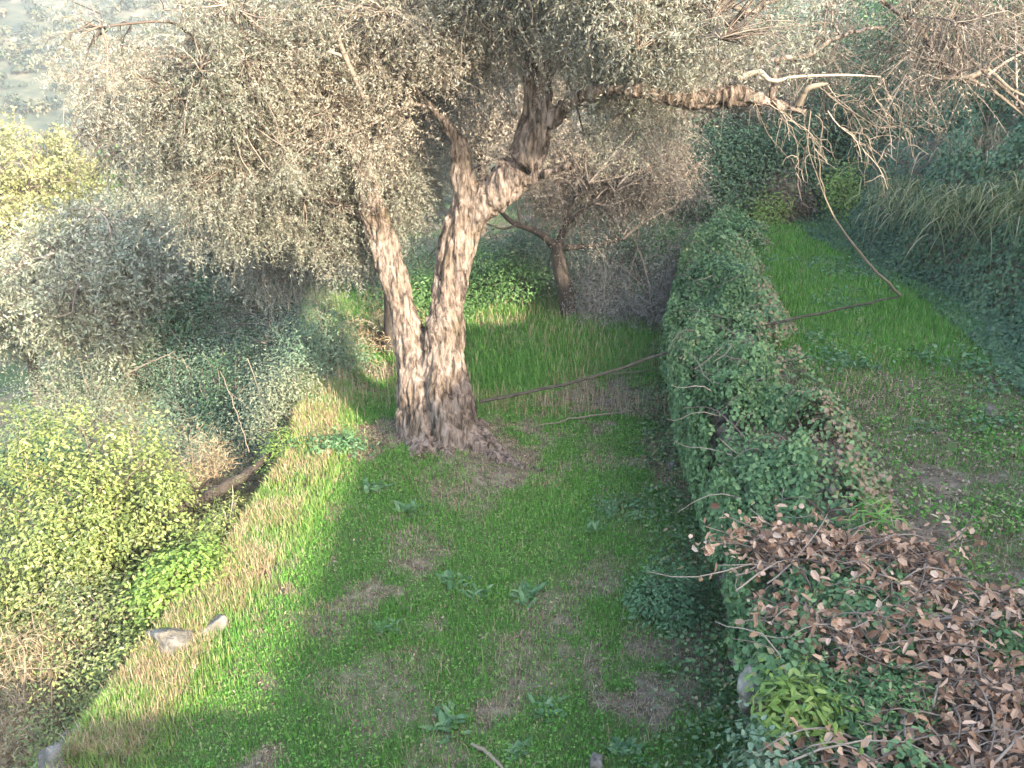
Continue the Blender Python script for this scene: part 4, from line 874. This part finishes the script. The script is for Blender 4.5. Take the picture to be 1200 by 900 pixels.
ros = [(530, 680, .16, 'bluish weed just below the worn patch of lawn'), (560, 695, .14, 'weed right of the one below the worn patch'), (615, 698, .18, 'larger bluish weed in the middle of the lawn'), (640, 832, .16, 'blue green weed at the right rim of the bare soil patch'),
       (525, 848, .18, 'bluish weed low in the lawn left of the bare soil patch'), (450, 735, .14, 'weed at the left of the middle lawn'), (440, 575, .2, 'weed in front of the left foot of the tree'), (480, 600, .18, 'tall weed in front of the tree roots'),
       (350, 560, .2, 'light green weed at the sunny rim left of the tree'), (730, 880, .16, 'weed near the bottom edge at the right of the lawn'), (610, 880, .12, 'small dark weed at the bottom edge of the lawn'), (700, 620, .15, 'weed right of centre in the bright lawn')]
for i, r_ in enumerate(ros): rosette(r_[0], r_[1], r_[2], 700 + i, r_[3])

# ------------------------------------------------------------------ stones, log, sticks, cable
def ground_px(px, py, z0=0.0):
    dy = -(py - 450) / FPX; dv = np.array([(px - 600) / FPX, math.cos(PITCH) + dy * math.sin(PITCH), -math.sin(PITCH) + dy * math.cos(PITCH)])
    t = -(CAMZ - z0) / dv[2]; return np.array([dv[0] * t, dv[1] * t, z0])
for i, (px, py, z0, s, lab, mt) in enumerate([(72, 878, 0.0, .17, 'pale flat stone at the lower left edge of the lawn', 'white_stone'), (88, 858, 0.0, .12, 'smaller whitish stone above the pale flat one', 'white_stone'), (200, 748, .05, .24, 'large sunlit white stone half sunk in the bright grass', 'white_stone'),
        (250, 735, .05, .14, 'small sunlit stone right of the large white one', 'white_stone'), (60, 895, 0, .14, 'stone cut by the bottom edge at left', 'white_stone'), (790, 545, .05, .09, 'small pale stone at the foot of the ivy wall', 'white_stone'),
        (884, 808, 1.0, .18, 'jutting stone at the near end of the wall', 'stone'), (967, 493, 1.25, .07, 'small pale stone lying on the upper terrace soil', 'white_stone'), (975, 578, 1.25, .08, 'whitish stone beside the ivy on the upper terrace', 'white_stone'),
        (697, 893, .03, .10, 'pale stone at the bottom edge of the lawn', 'white_stone'), (875, 400, 1.5, .10, 'brown clod at the ivy edge beside the upper grass', 'stone'), (1162, 483, 1.3, .07, 'small stone in the weeds near the right edge', 'white_stone')]):
    p = ground_px(px, py, z0); rock_obj('stone', (p[0], p[1], (float(H(p[0], p[1])) if z0 < .9 else p[2]) - s * .02), (s, s * .75, s * .5), M[mt], 3.7 * i + 1, rot=i * 1.3)
    tag(bpy.context.scene.objects[-1] if False else COL.objects[-1], lab, 'stone', 'stones')
def stick(name, pts, label, cat, mat, k=6, m=20, jit=.0, twigs=0, group=None, seed=1):
    global rng; rng = np.random.default_rng(seed)
    a = np.array(pts, float); c = curve_pts(a, m); c[1:-1, :3] += (rng.random((m - 2, 3)) - .5) * jit
    o0 = c[0, :3].copy(); p = Parts(); V, Fq, A = tubes((c[:, :3] - o0)[None], c[None, :, 3], k, np.array([.5])); p.add(V, Fq, A)
    if twigs:
        st = c[rng.integers(2, m - 1, twigs), :3]; ax = unit(c[-1:, :3] - c[:1, :3]); en = st + unit(rng.normal(size=(twigs, 3)) + ax) * rng.uniform(.15, .5, (twigs, 1))
        g_, _ = link_branches(st - o0, en - o0, c[:, 3].mean() * .4, .002, 5, .12, k=4); p.add(*g_)
    o = p.build(name, M[mat], smooth=True); o.location = tuple(o0); return tag(o, label, cat, group)
def A4(p, r): return [*p, r]
stick('fallen_trunk', [A4(at(205, 600, 9.4), .07), A4(at(250, 578, 9.7), .075), A4(at(300, 548, 10.1), .06), A4(at(335, 512, 10.6), .04)], 'dark fallen trunk lying across the drop left of the lawn', 'log', 'dark_bark', 9, jit=.04, twigs=5, seed=2)
# the long dark line strung low from the trunk over the wall to the bank
q = [at(562, 471, 10.4), at(640, 455, 10.45), at(720, 434, 10.5), at(785, 412, 10.5), at(840, 397, 10.5), at(895, 381, 10.65), at(975, 364, 11.1), at(1055, 347, 11.75)]
stick('long_pole', [A4(p, r_) for p, r_ in zip(q, (.022, .021, .020, .019, .018, .017, .015, .012))], 'long thin dark pole running from the trunk over the ivy wall to the upper grass', 'pole', 'cable', 7, 40, jit=.018, twigs=4, seed=3)
stick('hanging_vine', [A4(at(958, 180, 9.6), .007), A4(at(963, 215, 9.9), .009), A4(at(975, 250, 10.3), .012), A4(at(1010, 300, 11.0), .016), A4(at(1055, 346, 11.72), .02)], 'pale bare vine slanting down from the bare bough to the upper grass', 'vine', 'pale_twig', 6, 20, jit=.02, seed=4)
gs = 'dead sticks lying about'
def GS(px, py, z, r): return A4(ground_px(px, py, 0) + [0, 0, z], r)
stick('dead_stick', [GS(630, 505, .08, .008), GS(700, 495, .12, .010), GS(770, 488, .1, .005)], 'thin dead stick in the rough grass right of the trunk', 'stick', 'pale_twig', jit=.03, twigs=5, group=gs, seed=5)
stick('dead_stick', [GS(690, 448, .1, .009), GS(740, 446, .14, .009), GS(780, 440, .1, .005)], 'short dead stick behind the pole in the rough grass', 'stick', 'pale_twig', jit=.03, twigs=4, group=gs, seed=6)
stick('dead_stick', [GS(552, 876, .03, .014), GS(570, 885, .03, .016), GS(590, 905, .03, .012)], 'pale broken stick at the bottom edge of the lawn', 'stick', 'pale_twig', jit=.01, group=gs, seed=7)
stick('dead_stick', [A4(at(258, 435, 11), .005), A4(at(275, 475, 10.7), .006), A4(at(292, 530, 10.4), .007)], 'straw coloured leaning stalk above the fallen trunk', 'stick', 'pale_twig', jit=.03, twigs=6, group=gs, seed=8)
stick('dead_stick', [A4(at(290, 420, 11.5), .008), A4(at(303, 460, 11.2), .005), A4(at(318, 500, 8.5), .006)], 'second leaning stalk, nearer the trunk', 'stick', 'pale_twig', jit=.03, twigs=5, group=gs, seed=9)
stick('dead_stick', [A4(at(150, 437, 13), .012), A4(at(175, 425, 12.8), .012), A4(at(205, 412, 12.6), .008)], 'thin pale stick across the dark hollow behind the bright bush', 'stick', 'pale_twig', jit=.02, twigs=3, group=gs, seed=10)
stick('dead_stick', [A4(at(15, 781, 5.9), .004), A4(at(45, 784, 6.0), .004), A4(at(80, 781, 6.1), .003)], 'pale horizontal stem in the brush at the lower left', 'stick', 'pale_twig', jit=.01, twigs=3, group=gs, seed=12)

# ------------------------------------------------------------------ the wood on the far hill
def far_wood():
    global rng; rng = np.random.default_rng(900)
    n = 8000; y = 48 + 240 * rng.random(n) ** 1.1; x = (rng.random(n) - .5) * 1.6 * (y + 30)
    nz = fbm(x / 28, y / 28, 61, 3); k = nz > .36; x, y = x[k], y[k]; n = len(x)
    z = H(x, y); s = rng.uniform(.6, 1.9, n); per = 60
    u = unit(rng.normal(size=(n, per, 3))); u[..., 2] = np.abs(u[..., 2]) * .9
    P = np.stack([x, y, z + .3], 1)[:, None] + u * s[:, None, None] * np.array([1, 1, 1.1]) * rng.uniform(.6, 1.05, (n, per, 1))
    N = unit(u + rng.normal(size=u.shape) * .4); D = unit(np.cross(N, rng.normal(size=u.shape)))
    q = Parts(); L_ = np.repeat(s * .42, per); q.add(*leaves(P.reshape(-1, 3), D.reshape(-1, 3), N.reshape(-1, 3), L_, L_ * .7, T_SLIM, np.clip(np.repeat(rng.random(n), per) * .7 + .3 * rng.random(n * per), 0, 1)))
    o = q.build('far_wood', M['farleaf']); tag(o, 'pale hazy scrub and trees scattered over the far hillside', 'woodland', kind='stuff')
M['farleaf'] = leaf_mat('far_leaf', [(0, (.02, .035, .03)), (.45, (.055, .075, .05)), (.8, (.12, .12, .075)), (1, (.22, .18, .10))], .2, .6, .2)
far_wood()

# ------------------------------------------------------------------ air
v, f = [], []; box(v, f, (-420, -90, -40), (420, 480, 62))
hm, nt, out = mat_new('haze_air'); pv = nt.nodes.new('ShaderNodeVolumePrincipled'); pv.inputs['Color'].default_value = (.86, .91, 1, 1); pv.inputs['Density'].default_value = .0006
pv.inputs['Anisotropy'].default_value = 0
nt.links.new(pv.outputs[0], out.inputs['Volume'])
hz = mesh_obj('haze', v, f, hm); tag(hz, 'thin pale morning haze filling the valley', 'haze', kind='stuff')
